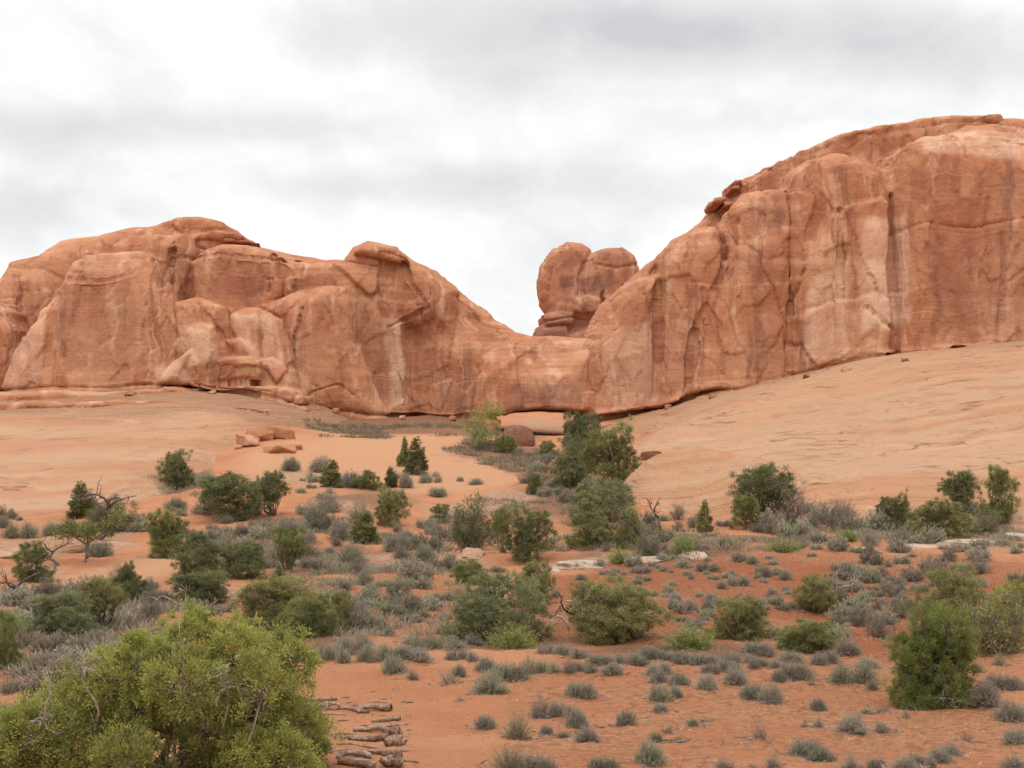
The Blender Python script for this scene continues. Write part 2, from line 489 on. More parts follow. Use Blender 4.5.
sand = g.mix(g.math('MULTIPLY', crs, g.sstep(vo, .5, .8, 0, .55)), sand, (0.25, 0.10, 0.05))
sand = g.mix(g.math('MULTIPLY', crs, g.sstep(n3, .53, .68, 0, .5)), sand, (0.21, 0.10, 0.055))
slk = g.attr('slick').outputs[2]
slk2 = g.sstep(g.math('ADD', slk, g.math('MULTIPLY', g.math('SUBTRACT', n2, .5), .7)), .4, .6)
gcol = g.mix(slk2, sand, rock)
hs = g.math('ADD', g.math('ADD', g.math('MULTIPLY', n2, 1.1), g.math('MULTIPLY', n3, .7)), g.math('ADD', g.math('MULTIPLY', n4, .2), g.math('MULTIPLY', g.math('MULTIPLY', crs, vo), -1.7)))
hr = g.math('ADD', g.math('MULTIPLY', b2, 1.6), g.math('ADD', g.math('MULTIPLY', b3, .55), g.math('MULTIPLY', n2, .4)))
hmix = g.n('ShaderNodeMix', data_type='FLOAT')
g.set(hmix.inputs[0], slk2); g.set(hmix.inputs[2], hs); g.set(hmix.inputs[3], hr)
finish(g, gcol, .95, hmix.outputs[0], .16, 1.0)
ground = link('ground', gme, gm)
tag(ground, kind='structure')

# ------------------------------------------------------------------ rock formations
def surface_nets(f, org, h):
    nx, ny, nz = f.shape
    ins = f < 0
    cnt = np.zeros((nx - 1, ny - 1, nz - 1), np.int8)
    for a in (0, 1):
        for b in (0, 1):
            for c in (0, 1):
                cnt += ins[a:nx - 1 + a, b:ny - 1 + b, c:nz - 1 + c]
    act = (cnt > 0) & (cnt < 8)
    idx = np.full(act.shape, -1, np.int32)
    ci = np.argwhere(act)
    idx[act] = np.arange(len(ci))
    acc = np.zeros((len(ci), 3)); num = np.zeros(len(ci))
    cs = [(a, b, c) for a in (0, 1) for b in (0, 1) for c in (0, 1)]
    for p in cs:
        for ax in range(3):
            if p[ax]: continue
            q = list(p); q[ax] = 1
            f0 = f[ci[:, 0] + p[0], ci[:, 1] + p[1], ci[:, 2] + p[2]]
            f1 = f[ci[:, 0] + q[0], ci[:, 1] + q[1], ci[:, 2] + q[2]]
            cr = (f0 < 0) != (f1 < 0)
            t = np.where(cr, f0 / np.where(cr, f0 - f1, 1), 0)
            pt = np.tile(np.array(p, float), (len(ci), 1)); pt[:, ax] += t
            acc += pt * cr[:, None]; num += cr
    V = (ci + acc / num[:, None]) * h + np.array(org)
    Q = []
    for ax in range(3):
        o1, o2 = [k for k in range(3) if k != ax]
        sl0 = [slice(None)] * 3; sl1 = [slice(None)] * 3
        sl0[ax] = slice(0, -1); sl1[ax] = slice(1, None)
        ch = ins[tuple(sl0)] != ins[tuple(sl1)]
        e = np.argwhere(ch)
        ok = (e[:, o1] > 0) & (e[:, o2] > 0) & (e[:, o1] < f.shape[o1] - 1) & (e[:, o2] < f.shape[o2] - 1)
        e = e[ok]
        def cell(da, db):
            k = e.copy(); k[:, o1] += da; k[:, o2] += db
            return idx[k[:, 0], k[:, 1], k[:, 2]]
        q = np.stack([cell(-1, -1), cell(0, -1), cell(0, 0), cell(-1, 0)], 1)
        flip = ins[e[:, 0], e[:, 1], e[:, 2]]
        if ax == 1: flip = ~flip
        q[~flip] = q[~flip][:, ::-1]
        Q.append(q)
    return V, np.concatenate(Q)


def vnormals(V, Q):
    d1 = V[Q[:, 2]] - V[Q[:, 0]]; d2 = V[Q[:, 3]] - V[Q[:, 1]]
    fn = np.cross(d1, d2)
    N = np.zeros_like(V)
    for k in range(4): np.add.at(N, Q[:, k], fn)
    return N / (np.linalg.norm(N, axis=1, keepdims=True) + 1e-9)


def pxpoly(pts, d):
    r = []
    for px, py in pts:
        x, _, z = unproj(px, py, d)
        r.append((float(x), float(z)))
    return r


def formation(name, layers, x0, x1, y0, y1, z0, z1, h, seed, carve=(), cracks=(), groove=None, flute=.3, slab=.35, low=.6, stains=(), pits=(), bedstep=.28):
    """layers: (outline in picture pixels, depth of its middle, half thickness, edge radius, blend, yaw).
    Each outline becomes a rounded mass of rock of its own distance and thickness; the masses are blended into one body."""
    xs = np.arange(x0, x1, h, dtype=np.float32); ys = np.arange(y0, y1, h, dtype=np.float32); zs = np.arange(z0, z1, h, dtype=np.float32)
    X2, Z2 = np.meshgrid(xs, zs, indexing='ij')
    wx = X2 + .35 * fbm(X2 * .25, 0, Z2 * .25, seed + 5, 3); wz = Z2 + .35 * fbm(X2 * .25, 9, Z2 * .25, seed + 8, 3)
    f = np.full((len(xs), len(ys), len(zs)), 1e3, np.float32)
    for (pts, d, half, r, k, yaw) in layers:
        P = pxpoly(pts, d - half + r)
        s2 = poly_sd(wx, wz, P).astype(np.float32)
        xc = sum(p[0] for p in P) / len(P)
        yc = (d + yaw * (xs - xc)).astype(np.float32)
        qy = np.abs(ys[None, :] - yc[:, None]) - (half - r)
        q2 = (s2 + r)[:, None, :]; qy = qy[:, :, None]
        sd = np.sqrt(np.maximum(q2, 0) ** 2 + np.maximum(qy, 0) ** 2) + np.minimum(np.maximum(q2, qy), 0) - r
        hh = np.clip(.5 + .5 * (f - sd) / k, 0, 1)
        f = f * (1 - hh) + sd * hh - k * hh * (1 - hh)
    for (pts, d, wd, dep) in cracks:
        dd = seg_dist(wx, wz, pxpoly(pts, d))
        f += (dep * np.exp(-(dd / wd) ** 2))[:, None, :].astype(np.float32)
    for (px, py, d, rx, ry, rz) in pits:
        cx, cy, cz = [float(t) for t in unproj(px, py, d)]
        e = ((xs[:, None, None] - cx) / rx) ** 2 + ((ys[None, :, None] - cy) / ry) ** 2 + ((zs[None, None, :] - cz) / rz) ** 2
        f = np.maximum(f, (1 - np.sqrt(e)) * min(rx, ry, rz))
    for (pts, d, rr) in carve:
        s2 = poly_sd(wx, wz, pxpoly(pts, d)).astype(np.float32)
        a = -(s2[:, None, :] - rr)
        hh = np.clip(.5 + .5 * (f - a) / .8, 0, 1)
        f = a * (1 - hh) + f * hh + .8 * hh * (1 - hh)
    if groove is not None:                                # the undercut where the wall stands on the softer bed below
        gp, d, wd, dep = groove
        gp = pxpoly(gp, d)
        dd = seg_dist(wx, wz, gp)
        dep = dep * (.25 + .9 * sm(fbm(X2 * .22, 3, 0, seed + 70, 3), -.3, .3))
        f += (dep * np.exp(-(dd / wd) ** 2))[:, None, :].astype(np.float32)
    f[0] = f[-1] = 1e2; f[:, 0] = f[:, -1] = 1e2; f[:, :, 0] = f[:, :, -1] = 1e2
    V, Q = surface_nets(f, (x0, y0, z0), h)
    N = vnormals(V, Q)
    x, y, z = V.T
    side = 1 - np.abs(N[:, 2]) ** 1.5
    dsp = low * fbm(x * .11, y * .11, z * .11, seed, 4)
    fl = fbm(x * .55 + .3 * y, y * .4, z * .06, seed + 11, 4)
    dsp -= flute * np.maximum(0, .22 - np.abs(fl)) / .22 * side
    wa = x + .8 * fbm(x * .3, y * .3, z * .3, seed + 15, 3); wb = z + .9 * fbm(x * .3, y * .3, z * .3, seed + 16, 3)
    cid, edge = voro2(wa * .24 + y * .1, wb * .105, seed + 20)
    cid2, edge2 = voro2(wa * .6 + y * .2, wb * .30, seed + 21)
    dsp += (slab * (cid - .5) + .38 * slab * (cid2 - .5)) * side
    st = vnoise(x * .02, y * .02, z * 1.3 + .6 * fbm(x * .08, y * .08, z * .1, seed + 30, 2), seed + 31)
    top = sm(N[:, 2], .1, .8)
    dsp += (.05 + .26 * top) * st * (.35 + .65 * sm(fbm(x * .08, y * .08, z * .08, seed + 33, 2), -.3, .3))
    gate = sm(fbm(x * .09, y * .09, z * .09, seed + 60, 2), -.25, .15)
    dsp -= .13 * (1 - sm(edge, .0, .05)) * gate * side
    dsp -= .09 * (1 - sm(edge2, .0, .10)) * sm(fbm(x * .13, y * .13, z * .13, seed + 61, 2), .0, .3) * side
    bz = z * 1.9 + .5 * fbm(x * .07, y * .07, z * .05, seed + 62, 3)
    bf = bz - np.floor(bz)
    dsp += (bf - .5 - 1.0 * sm(bf, .86, 1.0)) * bedstep * sm(N[:, 2], .22, .62) * sm(fbm(x * .07, y * .07, z * .2, seed + 63, 2), -.3, .2)
    dsp += .05 * fbm(x * 1.1, y * 1.1, z * 1.1, seed + 40, 3)
    V = V + N * dsp[:, None]
    stain = np.zeros(len(V), np.float32)
    for (pts, d, amt) in stains:
        s2 = poly_sd(x + .8 * fbm(x * .6, y * .6, z * .25, seed + 50, 3), z + .6 * fbm(x * .5, y * .5, z * .5, seed + 51, 3), pxpoly(pts, d))
        stain += amt * sm(-s2, -.25, .45)
    loc = (float(.5 * (x0 + x1)), float(.5 * (y0 + y1)), float(max(z0, 0)))
    me = mesh_np(name, V - np.array(loc), Q, None, True, {'cell': cid, 'cell2': cid2, 'stain': stain})
    return link(name, me, ROCK, None, loc)


ROCK, r_ = new_mat('red_sandstone')
pos = r_.n('ShaderNodeNewGeometry').outputs['Position']
wv = r_.n('ShaderNodeVectorMath', {0: pos, 1: r_.vmul(r_.n('ShaderNodeTexNoise', {'Vector': pos, 'Scale': 0.25, 'Detail': 3}).outputs[1], (2.2, 2.2, 2.2))}, operation='ADD').outputs[0]
big = r_.noise(pos, .11, 4, .55)
col = r_.ramp(big, [(.30, (0.36, 0.143, 0.073)), (.48, (0.42, 0.188, 0.100)), (.62, (0.475, 0.24, 0.135)), (.78, (0.52, 0.30, 0.185))])
col = r_.mix(r_.sstep(r_.attr('cell').outputs[2], .1, .9, 0, .45), col, (0.42, 0.165, 0.085))
col = r_.mix(r_.sstep(r_.attr('cell2').outputs[2], .55, 1.0, 0, .35), col, (0.56, 0.29, 0.17))
strk = r_.noise(r_.vmul(wv, (.75, .75, .045)), 1.0, 5, .6)
col = r_.mix(r_.sstep(strk, .53, .68, 0, .65), col, (0.60, 0.37, 0.24))             # pale seepage streaks
strk2 = r_.noise(r_.vmul(wv, (.5, .5, .04), (9, 3, 5)), 1.0, 6, .65)
col = r_.mix(r_.sstep(strk2, .52, .66, 0, .75), col, (0.22, 0.088, 0.052))             # desert varnish
pat = r_.noise(r_.vmul(wv, (.16, .16, .10), (3, 8, 1)), 1.0, 5, .65)
col = r_.mix(r_.sstep(pat, .52, .58, 0, .6), col, (0.30, 0.112, 0.06))
bedr = r_.noise(r_.vmul(wv, (.05, .05, 1.5)), 1.0, 4, .65)
col = r_.mix(r_.sstep(bedr, .55, .68, 0, .35), col, (0.58, 0.345, 0.215))
bed2 = r_.noise(r_.vmul(wv, (.12, .12, 4.5), (2, 2, 9)), 1.0, 3, .65)
col = r_.mix(r_.sstep(bed2, .60, .72, 0, .4), col, (0.30, 0.125, 0.07))
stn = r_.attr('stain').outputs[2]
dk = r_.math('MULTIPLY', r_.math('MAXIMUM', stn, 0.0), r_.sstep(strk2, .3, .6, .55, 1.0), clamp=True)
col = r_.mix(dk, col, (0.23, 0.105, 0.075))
lt = r_.math('MULTIPLY', r_.math('MAXIMUM', r_.math('MULTIPLY', stn, -1.0), 0.0), r_.sstep(strk, .35, .6, .45, 1.0), clamp=True)
col = r_.mix(lt, col, (0.66, 0.43, 0.30))
sp = r_.noise(pos, 2.4, 6, .7)
col = r_.mix(r_.sstep(sp, .56, .72, 0, .30), col, (0.26, 0.11, 0.065))
col = r_.mix(r_.sstep(r_.noise(pos, 5.5, 4, .7), .58, .72, 0, .28), col, (0.62, 0.37, 0.24))
hb = r_.math('ADD', r_.math('ADD', r_.math('MULTIPLY', sp, .45), r_.math('MULTIPLY', strk2, .8)), r_.math('ADD', r_.math('MULTIPLY', bed2, .22), r_.math('MULTIPLY', r_.noise(r_.vmul(pos, (1, 1, .55)), .8, 3, .5), 1.0)))
finish(r_, col, .92, hb, .28, 1.0)

DN = 470          # outlines run on below the ground
left_layers = [
    ([(-160, DN), (-160, 300), (-90, 275), (-30, 285), (0, 284), (5, 274), (12, 262), (40, 257), (48, 248), (62, 240), (100, 238), (128, 229), (160, 226), (172, 222), (215, 222), (245, 236),
      (262, 246), (300, 255), (345, 260), (352, 250), (365, 243), (395, 246), (410, 256), (432, 268), (445, 279), (456, 289), (475, 305), (495, 322), (512, 334), (530, 339), (560, 341), (590, 341), (592, DN)], 157, 7.5, 4.0, .6, 0),
    ([(168, 224), (178, 219), (200, 217), (222, 221), (240, 230), (250, 242), (200, 245), (165, 236)], 156, 5.5, .7, .1, 0),
    ([(190, 234), (215, 229), (243, 233), (262, 247), (225, 244), (195, 243)], 155.5, 6, .6, .1, 0),
    ([(352, 254), (364, 244), (394, 247), (408, 257), (404, 262), (375, 256)], 151.5, 7.6, .6, .1, 0),
    ([(100, DN), (110, 243), (128, 234), (150, 231), (186, 232), (190, 250), (192, DN)], 152, 8.5, 2.2, .3, 0),
    ([(191, DN), (191, 262), (205, 250), (225, 245), (262, 248), (283, 258), (284, DN)], 152, 8, 1.8, .2, 0),
    ([(285, DN), (281, 262), (300, 259), (350, 262), (380, 270), (400, 280), (408, 330), (420, DN)], 152.5, 8, 1.8, .2, 0),
    ([(343, 300), (345, 262), (352, 248), (366, 241), (395, 245), (410, 257), (432, 270), (447, 283), (458, 293), (450, 330), (400, 330)], 152, 7, 3, .3, 0),
    ([(400, 300), (425, 285), (447, 300), (475, 318), (500, 337), (530, 352), (530, DN), (395, DN)], 154, 8, 6.2, 1.6, 0),
    ([(0, DN), (4, 395), (14, 358), (32, 328), (62, 288), (74, 261), (86, 254), (142, 253), (157, 258), (169, 285), (180, 322), (187, 352), (192, 393), (192, DN)], 146, 7.5, 2.6, .25, 0),
    ([(-60, DN), (-60, 330), (-30, 300), (0, 300), (20, 330), (30, DN)], 148, 7, 3, .3, 0),
    ([(262, DN), (264, 305), (272, 300), (300, 291), (330, 287), (348, 289), (355, 302), (357, 345), (372, 380), (392, 414), (400, DN)], 148, 6.5, 2.4, .3, 0),
    ([(178, DN), (178, 302), (196, 298), (214, 299), (228, 307), (236, 328), (246, 350), (255, DN)], 145.5, 6, 1.6, .2, 0),
    ([(232, DN), (233, 314), (246, 309), (262, 309), (280, 322), (290, 345), (298, 372), (304, DN)], 145, 6, 1.8, .2, 0),
    ([(186, DN), (188, 330), (200, 323), (216, 326), (226, 345), (236, 365), (240, DN)], 143.5, 5.5, 1.3, .15, 0),
    ([(222, DN), (224, 340), (240, 338), (256, 350), (266, 370), (268, DN)], 143, 5.5, 1.2, .15, 0),
    ([(211, 378), (213, 360), (224, 356), (252, 356), (262, 361), (266, 374), (263, 384), (215, 385)], 138.6, 3, .9, .1, 0),
    ([(255, DN), (258, 362), (272, 358), (284, 364), (294, 380), (298, DN)], 141, 4, 1.2, .15, 0),
    ([(160, DN), (163, 388), (180, 384), (240, 384), (268, 386), (290, 388), (302, 398), (306, DN)], 138.3, 4.5, .7, .12, 0),
    ([(-170, DN), (-170, 400), (-60, 397), (40, 396), (120, 393), (190, 391), (250, 395), (306, 405), (318, DN)], 139.5, 6, .45, .1, .02),
    ([(-170, DN), (-170, 411), (-40, 408), (60, 404), (150, 402), (215, 404), (268, 411), (282, DN)], 132, 6, .4, .1, .03),
    ([(160, 384), (172, 365), (188, 350), (200, 365), (203, 384), (190, 390)], 141, 3.5, .8, .15, 0),
    ([(440, DN), (440, 330), (470, 325), (505, 342), (540, 348), (575, 350), (592, 352), (594, DN)], 154.5, 7, 6.2, 1.6, 0),
    ([(540, DN), (548, 395), (562, 374), (578, 358), (592, 350), (596, 360), (596, DN)], 153, 5, 2.0, .6, 0),
]
left_cracks = [([(192, 258), (189, 275), (190, 300)], 152, .16, 1.6), ([(284, 263), (283, 275), (281, 297)], 152, .13, .7),
               ([(62, 290), (58, 320), (40, 350)], 147, .2, .4), ([(191, 266), (240, 264), (283, 268), (340, 268), (385, 272)], 152, .12, .35), ([(405, 262), (412, 285), (430, 310), (395, 330)], 150, .16, .6), ([(393, 330), (396, 360), (404, 400)], 150, .2, .35),
               ([(86, 285), (120, 288), (150, 283)], 146, .18, .3), ([(75, 300), (80, 350), (76, 390)], 146, .2, .3), ([(310, 405), (320, 392), (345, 386), (362, 398)], 148, .14, .4), ([(455, 300), (480, 320), (500, 335)], 150, .2, .4)]
left_f = formation('sandstone_fin', left_layers, -78, 14.5, 121, 168, -4, 32, .17, 100,
                   carve=[([(497, 432), (503, 417), (515, 413), (535, 410.5), (562, 410), (588, 412), (594, 440), (594, DN), (495, DN)], 148, .1)],
                   cracks=[(a, b, c, e * .6) for a, b, c, e in left_cracks], groove=([(-60, 396), (0, 394), (60, 391), (120, 389), (190, 388), (300, 402), (345, 412), (400, 418), (440, 420), (500, 417)], 146, .22, .75),
                   flute=.15, slab=.65, low=.65, bedstep=.08,
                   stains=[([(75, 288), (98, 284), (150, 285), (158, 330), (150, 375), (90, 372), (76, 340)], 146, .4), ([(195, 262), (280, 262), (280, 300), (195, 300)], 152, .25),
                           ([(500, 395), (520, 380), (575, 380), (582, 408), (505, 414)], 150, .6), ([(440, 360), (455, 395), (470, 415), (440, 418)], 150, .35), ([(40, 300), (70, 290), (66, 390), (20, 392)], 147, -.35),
                           ([(188, 326), (222, 330), (236, 360), (200, 372), (190, 350)], 144, -.6), ([(235, 318), (275, 318), (296, 370), (270, 360), (250, 345)], 145, -.5), ([(160, 370), (185, 360), (200, 384), (162, 384)], 141, -.8),
                           ([(258, 320), (275, 335), (275, 360), (262, 340)], 144, .7), ([(385, 320), (402, 325), (412, 410), (396, 410)], 150, -.5), ([(460, 330), (520, 350), (590, 349), (590, 360), (500, 366), (470, 352)], 150, -.10),
                           ([(60, 262), (80, 256), (160, 256), (168, 280), (120, 284), (70, 290)], 146, -.25)])
tag(left_f, 'long red sandstone fin of rounded domes ending in the low arch span', 'rock formation')

def wall(pts, out, half, r, k):
    """a mass of the right hand wall: out = metres its face stands before the plane of the wall"""
    cx = sum(q[0] for q in pts) / len(pts)
    front = 148 - .25 * ((cx - 512) / FPX * 145 - 9) - out
    return (pts, front + half, half, r, k, -.25)


right_layers = [
    ([(592, DN), (586, 390), (584, 352), (592, 328), (603, 302), (613, 290), (632, 276), (652, 262), (660, 256), (674, 240), (697, 228), (706, 215), (726, 195), (742, 180), (770, 165), (800, 150), (830, 141),
      (862, 131), (882, 128), (915, 126), (950, 125), (990, 127), (1024, 130), (1100, 136), (1180, 160), (1230, 200), (1240, DN)], 164, 11, 4, .6, -.12),
    ([(722, 207), (740, 185), (770, 167), (800, 152), (832, 142), (862, 133), (885, 129), (915, 126), (950, 124), (990, 125), (1030, 130), (1100, 138), (1100, 170), (800, 200)], 160, 9, .9, .15, -.12),
    wall([(585, DN), (580, 395), (578, 370), (581, 350), (592, 330), (606, 304), (616, 293), (634, 282), (654, 268), (676, 248), (697, 236), (724, 225), (740, 204), (760, 194), (784, 190), (810, 168), (850, 160), (876, 172), (890, 175),
          (910, 150), (950, 136), (1000, 146), (1060, 166), (1150, 185), (1180, DN)], -.9, 8, 4.5, .6),
    wall([(884, DN), (884, 220), (886, 190), (891, 166), (905, 144), (925, 133), (950, 130), (990, 136), (1024, 149), (1070, 170), (1150, 185), (1170, DN)], .9, 8, 4.2, .5),
    wall([(770, DN), (776, 250), (782, 195), (790, 174), (806, 159), (832, 152), (858, 157), (876, 172), (890, 196), (900, DN)], .2, 7, 3.4, .5),
    wall([(832, 400), (832, 218), (842, 208), (862, 201), (880, 198), (887, 205), (890, 400)], .9, 5, .7, .15),
    wall([(728, DN), (736, 207), (746, 195), (764, 191), (784, 192), (800, 210), (800, DN)], -.1, 7, 2.4, .4),
    wall([(780, DN), (784, 265), (800, 240), (820, 228), (836, 236), (845, DN)], .6, 6, 1.8, .3),
    wall([(680, DN), (686, 400), (690, 338), (708, 304), (730, 256), (750, 232), (788, 226), (800, DN)], .7, 6, 2.4, .35),
    wall([(588, DN), (580, 395), (578, 370), (581, 350), (592, 329), (606, 303), (616, 292), (634, 281), (660, 272), (674, DN)], .1, 7, 3.0, .4),
    wall([(650, DN), (654, 290), (659, 264), (676, 244), (697, 232), (716, 233), (726, 246), (730, 268), (722, 310), (715, DN)], .5, 7, 2.6, .35),
    wall([(590, DN), (590, 413), (612, 409), (640, 405), (664, 397), (690, 393), (700, DN)], 1.4, 6, .9, .3),
    wall([(584, DN), (588, 421), (600, 415), (640, 412), (672, 404), (690, 399), (695, DN)], 2.2, 6, .8, .25),
    wall([(690, DN), (692, 387), (720, 383), (760, 381), (790, 375), (800, DN)], 1.2, 6, .9, .25),
    wall([(880, DN), (885, 350), (930, 345), (1000, 343), (1100, 338), (1110, DN)], 1.8, 6, 1.2, .4),
]
right_layers += [
    ([(768, 166), (800, 150), (832, 140), (862, 130), (900, 124), (950, 119.5), (992, 121), (994, 127), (950, 126), (900, 131), (862, 138), (832, 148), (800, 159), (775, 172)], 160.3, 9, .45, .08, -.12),
    ([(727, 190), (729, 182), (740, 178), (745, 183), (740, 190)], 156.5, 4, .4, .1, -.12),
    ([(711, 205), (714, 198), (723, 195), (725, 201), (718, 206)], 155.5, 4, .4, .1, -.12),
    ([(652, 266), (660, 255), (672, 245), (682, 246), (676, 258), (660, 268)], 153.5, 5, .6, .1, -.1),
    ([(925, 139), (960, 134), (1010, 139), (1040, 152), (1030, 156), (990, 145), (930, 147)], 147, 8, .5, .1, -.2),
]
right_cracks = [([(885, 200), (885, 260), (888, 320), (890, 360)], 148, .2, .8), ([(783, 195), (784, 250), (785, 300), (782, 370)], 150, .2, .8), ([(716, 230), (722, 245), (720, 262)], 152, .25, 1.2), ([(728, 250), (708, 295), (690, 335), (686, 395)], 151, .22, .7),
                ([(655, 280), (657, 330), (655, 395)], 152, .22, .8), ([(832, 215), (832, 280), (829, 350)], 149, .18, .6), ([(610, 300), (612, 350), (625, 400)], 152, .2, .4), ([(640, 290), (638, 350), (640, 395)], 152, .2, .35),
                ([(886, 238), (915, 229), (955, 234), (1000, 226), (1040, 237)], 147, .16, .3), ([(950, 168), (946, 150), (940, 134)], 147, .14, .5), ([(858, 310), (872, 325), (886, 332)], 148, .16, .5), ([(1000, 250), (985, 290), (1024, 262)], 146, .2, .4), ([(760, 195), (758, 240), (752, 290)], 151, .2, .4),
                ([(700, 290), (705, 340), (700, 390)], 150, .2, .4), ([(735, 300), (738, 340), (733, 372)], 150, .2, .4), ([(915, 250), (912, 300), (918, 350)], 147, .2, .3), ([(980, 240), (984, 300), (975, 345)], 147, .2, .3)]
right_f = formation('sandstone_dome', right_layers, 4, 78, 124, 178, -3, 44, .19, 200, cracks=[(a, b - 4, c, e * .6) for a, b, c, e in right_cracks],
                    groove=([(588, 422), (620, 416), (664, 409), (700, 395), (760, 385), (800, 375), (870, 359), (940, 353), (1024, 346), (1150, 335)], 145, .3, 1.1),
                    flute=.2, slab=.55, low=.8, pits=[(741, 372, 140.5, 1.2, 2.0, .9)],
                    stains=[([(836, 230), (882, 225), (884, 330), (838, 340)], 149, -.75), ([(790, 290), (830, 270), (834, 360), (792, 365)], 149, -.5), ([(600, 340), (650, 320), (654, 400), (604, 402)], 152, -.35), ([(905, 140), (1000, 145), (1040, 175), (1000, 180), (900, 165)], 147, -.6),
                            ([(1008, 182), (1040, 182), (1050, 225), (1010, 225)], 146, .8), ([(900, 240), (1000, 245), (990, 330), (905, 340)], 147, .28), ([(740, 205), (780, 205), (780, 240), (745, 240)], 151, .35), ([(582, 345), (600, 345), (605, 385), (584, 388)], 152, .35),
                            ([(655, 320), (690, 330), (686, 390), (660, 395)], 151, .2), ([(740, 330), (770, 325), (775, 365), (742, 368)], 149, .3), ([(890, 180), (960, 185), (1000, 190), (1000, 225), (890, 220)], 147, .25)])
tag(right_f, 'huge red sandstone dome with a sheer streaked wall above the buff slickrock slope', 'rock formation')

tower_layers = [
    ([(534, 480), (535, 345), (535, 330), (540, 322), (546, 316), (548, 310), (540, 300), (536, 282), (540, 264), (551, 250), (566, 243), (582, 243), (592, 250), (602, 262), (604, 310), (606, 345), (610, 480)], 232, 8, 3.0, .5, 0),
    ([(566, 300), (572, 272), (588, 254), (606, 248), (622, 247), (633, 255), (639, 268), (640, 320), (640, 480), (570, 480)], 232.6, 8, 2.4, .35, 0),
    ([(541, 314), (556, 312), (574, 313), (577, 319), (572, 325), (545, 325)], 231, 8, 1.0, .3, 0),
    ([(574, 310), (577, 299), (590, 296), (606, 297), (606, 310), (582, 312)], 231.2, 9, .8, .3, 0),
    ([(533, 480), (535, 333), (542, 326), (568, 326), (572, 334), (590, 324), (612, 322), (640, 330), (640, 480)], 231, 8.4, 1.2, .2, 0),
]
tower = formation('sandstone_tower', tower_layers, 1, 25, 220, 246, 0, 40, .22, 300, cracks=[([(592, 252), (585, 265), (578, 280), (576, 300)], 232, .25, .5), ([(540, 325), (570, 321), (604, 325)], 232, .2, .5), ([(600, 296), (600, 308)], 232, .25, .9), ([(594, 270), (612, 273), (632, 270)], 232, .2, .3)],
                  flute=.2, slab=.4, low=.5, stains=[([(530, 240), (645, 240), (645, 345), (530, 345)], 232, .28), ([(536, 312), (640, 308), (640, 345), (530, 345)], 232, .3), ([(555, 282), (572, 280), (574, 293), (556, 294)], 232, .9), ([(575, 285), (610, 272), (612, 292), (580, 298)], 232, .75), ([(596, 256), (606, 255), (606, 266), (597, 266)], 232, .9), ([(535, 332), (560, 330), (562, 342), (535, 342)], 232, .5), ([(550, 246), (580, 244), (580, 256), (548, 262)], 232, -.3)])
tag(tower, 'small twin topped sandstone tower seen through the gap behind the arch span', 'rock formation')

# ------------------------------------------------------------------ plants: builders
def leaf_material(name, trans=.25):
    m, t = new_mat(name)
    tint = t.attr('tint').outputs[2]
    oc = t.n('ShaderNodeObjectInfo').outputs['Color']
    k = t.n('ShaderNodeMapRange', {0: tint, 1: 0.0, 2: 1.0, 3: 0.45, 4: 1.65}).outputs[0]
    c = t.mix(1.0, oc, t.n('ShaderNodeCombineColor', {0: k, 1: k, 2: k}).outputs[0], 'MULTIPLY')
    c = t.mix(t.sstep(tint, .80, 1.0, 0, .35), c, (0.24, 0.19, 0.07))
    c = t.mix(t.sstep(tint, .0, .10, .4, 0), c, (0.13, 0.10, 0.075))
    finish(t, c, .75, translucent=trans)
    return m


LEAF = leaf_material('leaves')


def wood_material(name, c1, c2):
    m, t = new_mat(name)
    co = t.n('ShaderNodeTexCoord').outputs['Object']
    a = t.noise(t.vmul(co, (9, 9, 2.5)), 2.0, 4, .65)
    c = t.mix(t.sstep(a, .3, .7), c1, c2)
    c = t.mix(t.sstep(t.noise(co, 30, 3, .7), .55, .7, 0, .6), c, tuple(v * .45 for v in c1))
    finish(t, c, .9, a, .03)
    return m


BARK = wood_material('juniper_bark', (0.16, 0.115, 0.085), (0.30, 0.24, 0.19))
DEAD = wood_material('bleached_wood', (0.26, 0.20, 0.16), (0.46, 0.39, 0.33))
DARKWOOD = wood_material('charred_wood', (0.07, 0.05, 0.045), (0.15, 0.11, 0.10))
TWIG = wood_material('grey_twigs', (0.17, 0.138, 0.112), (0.31, 0.26, 0.215))


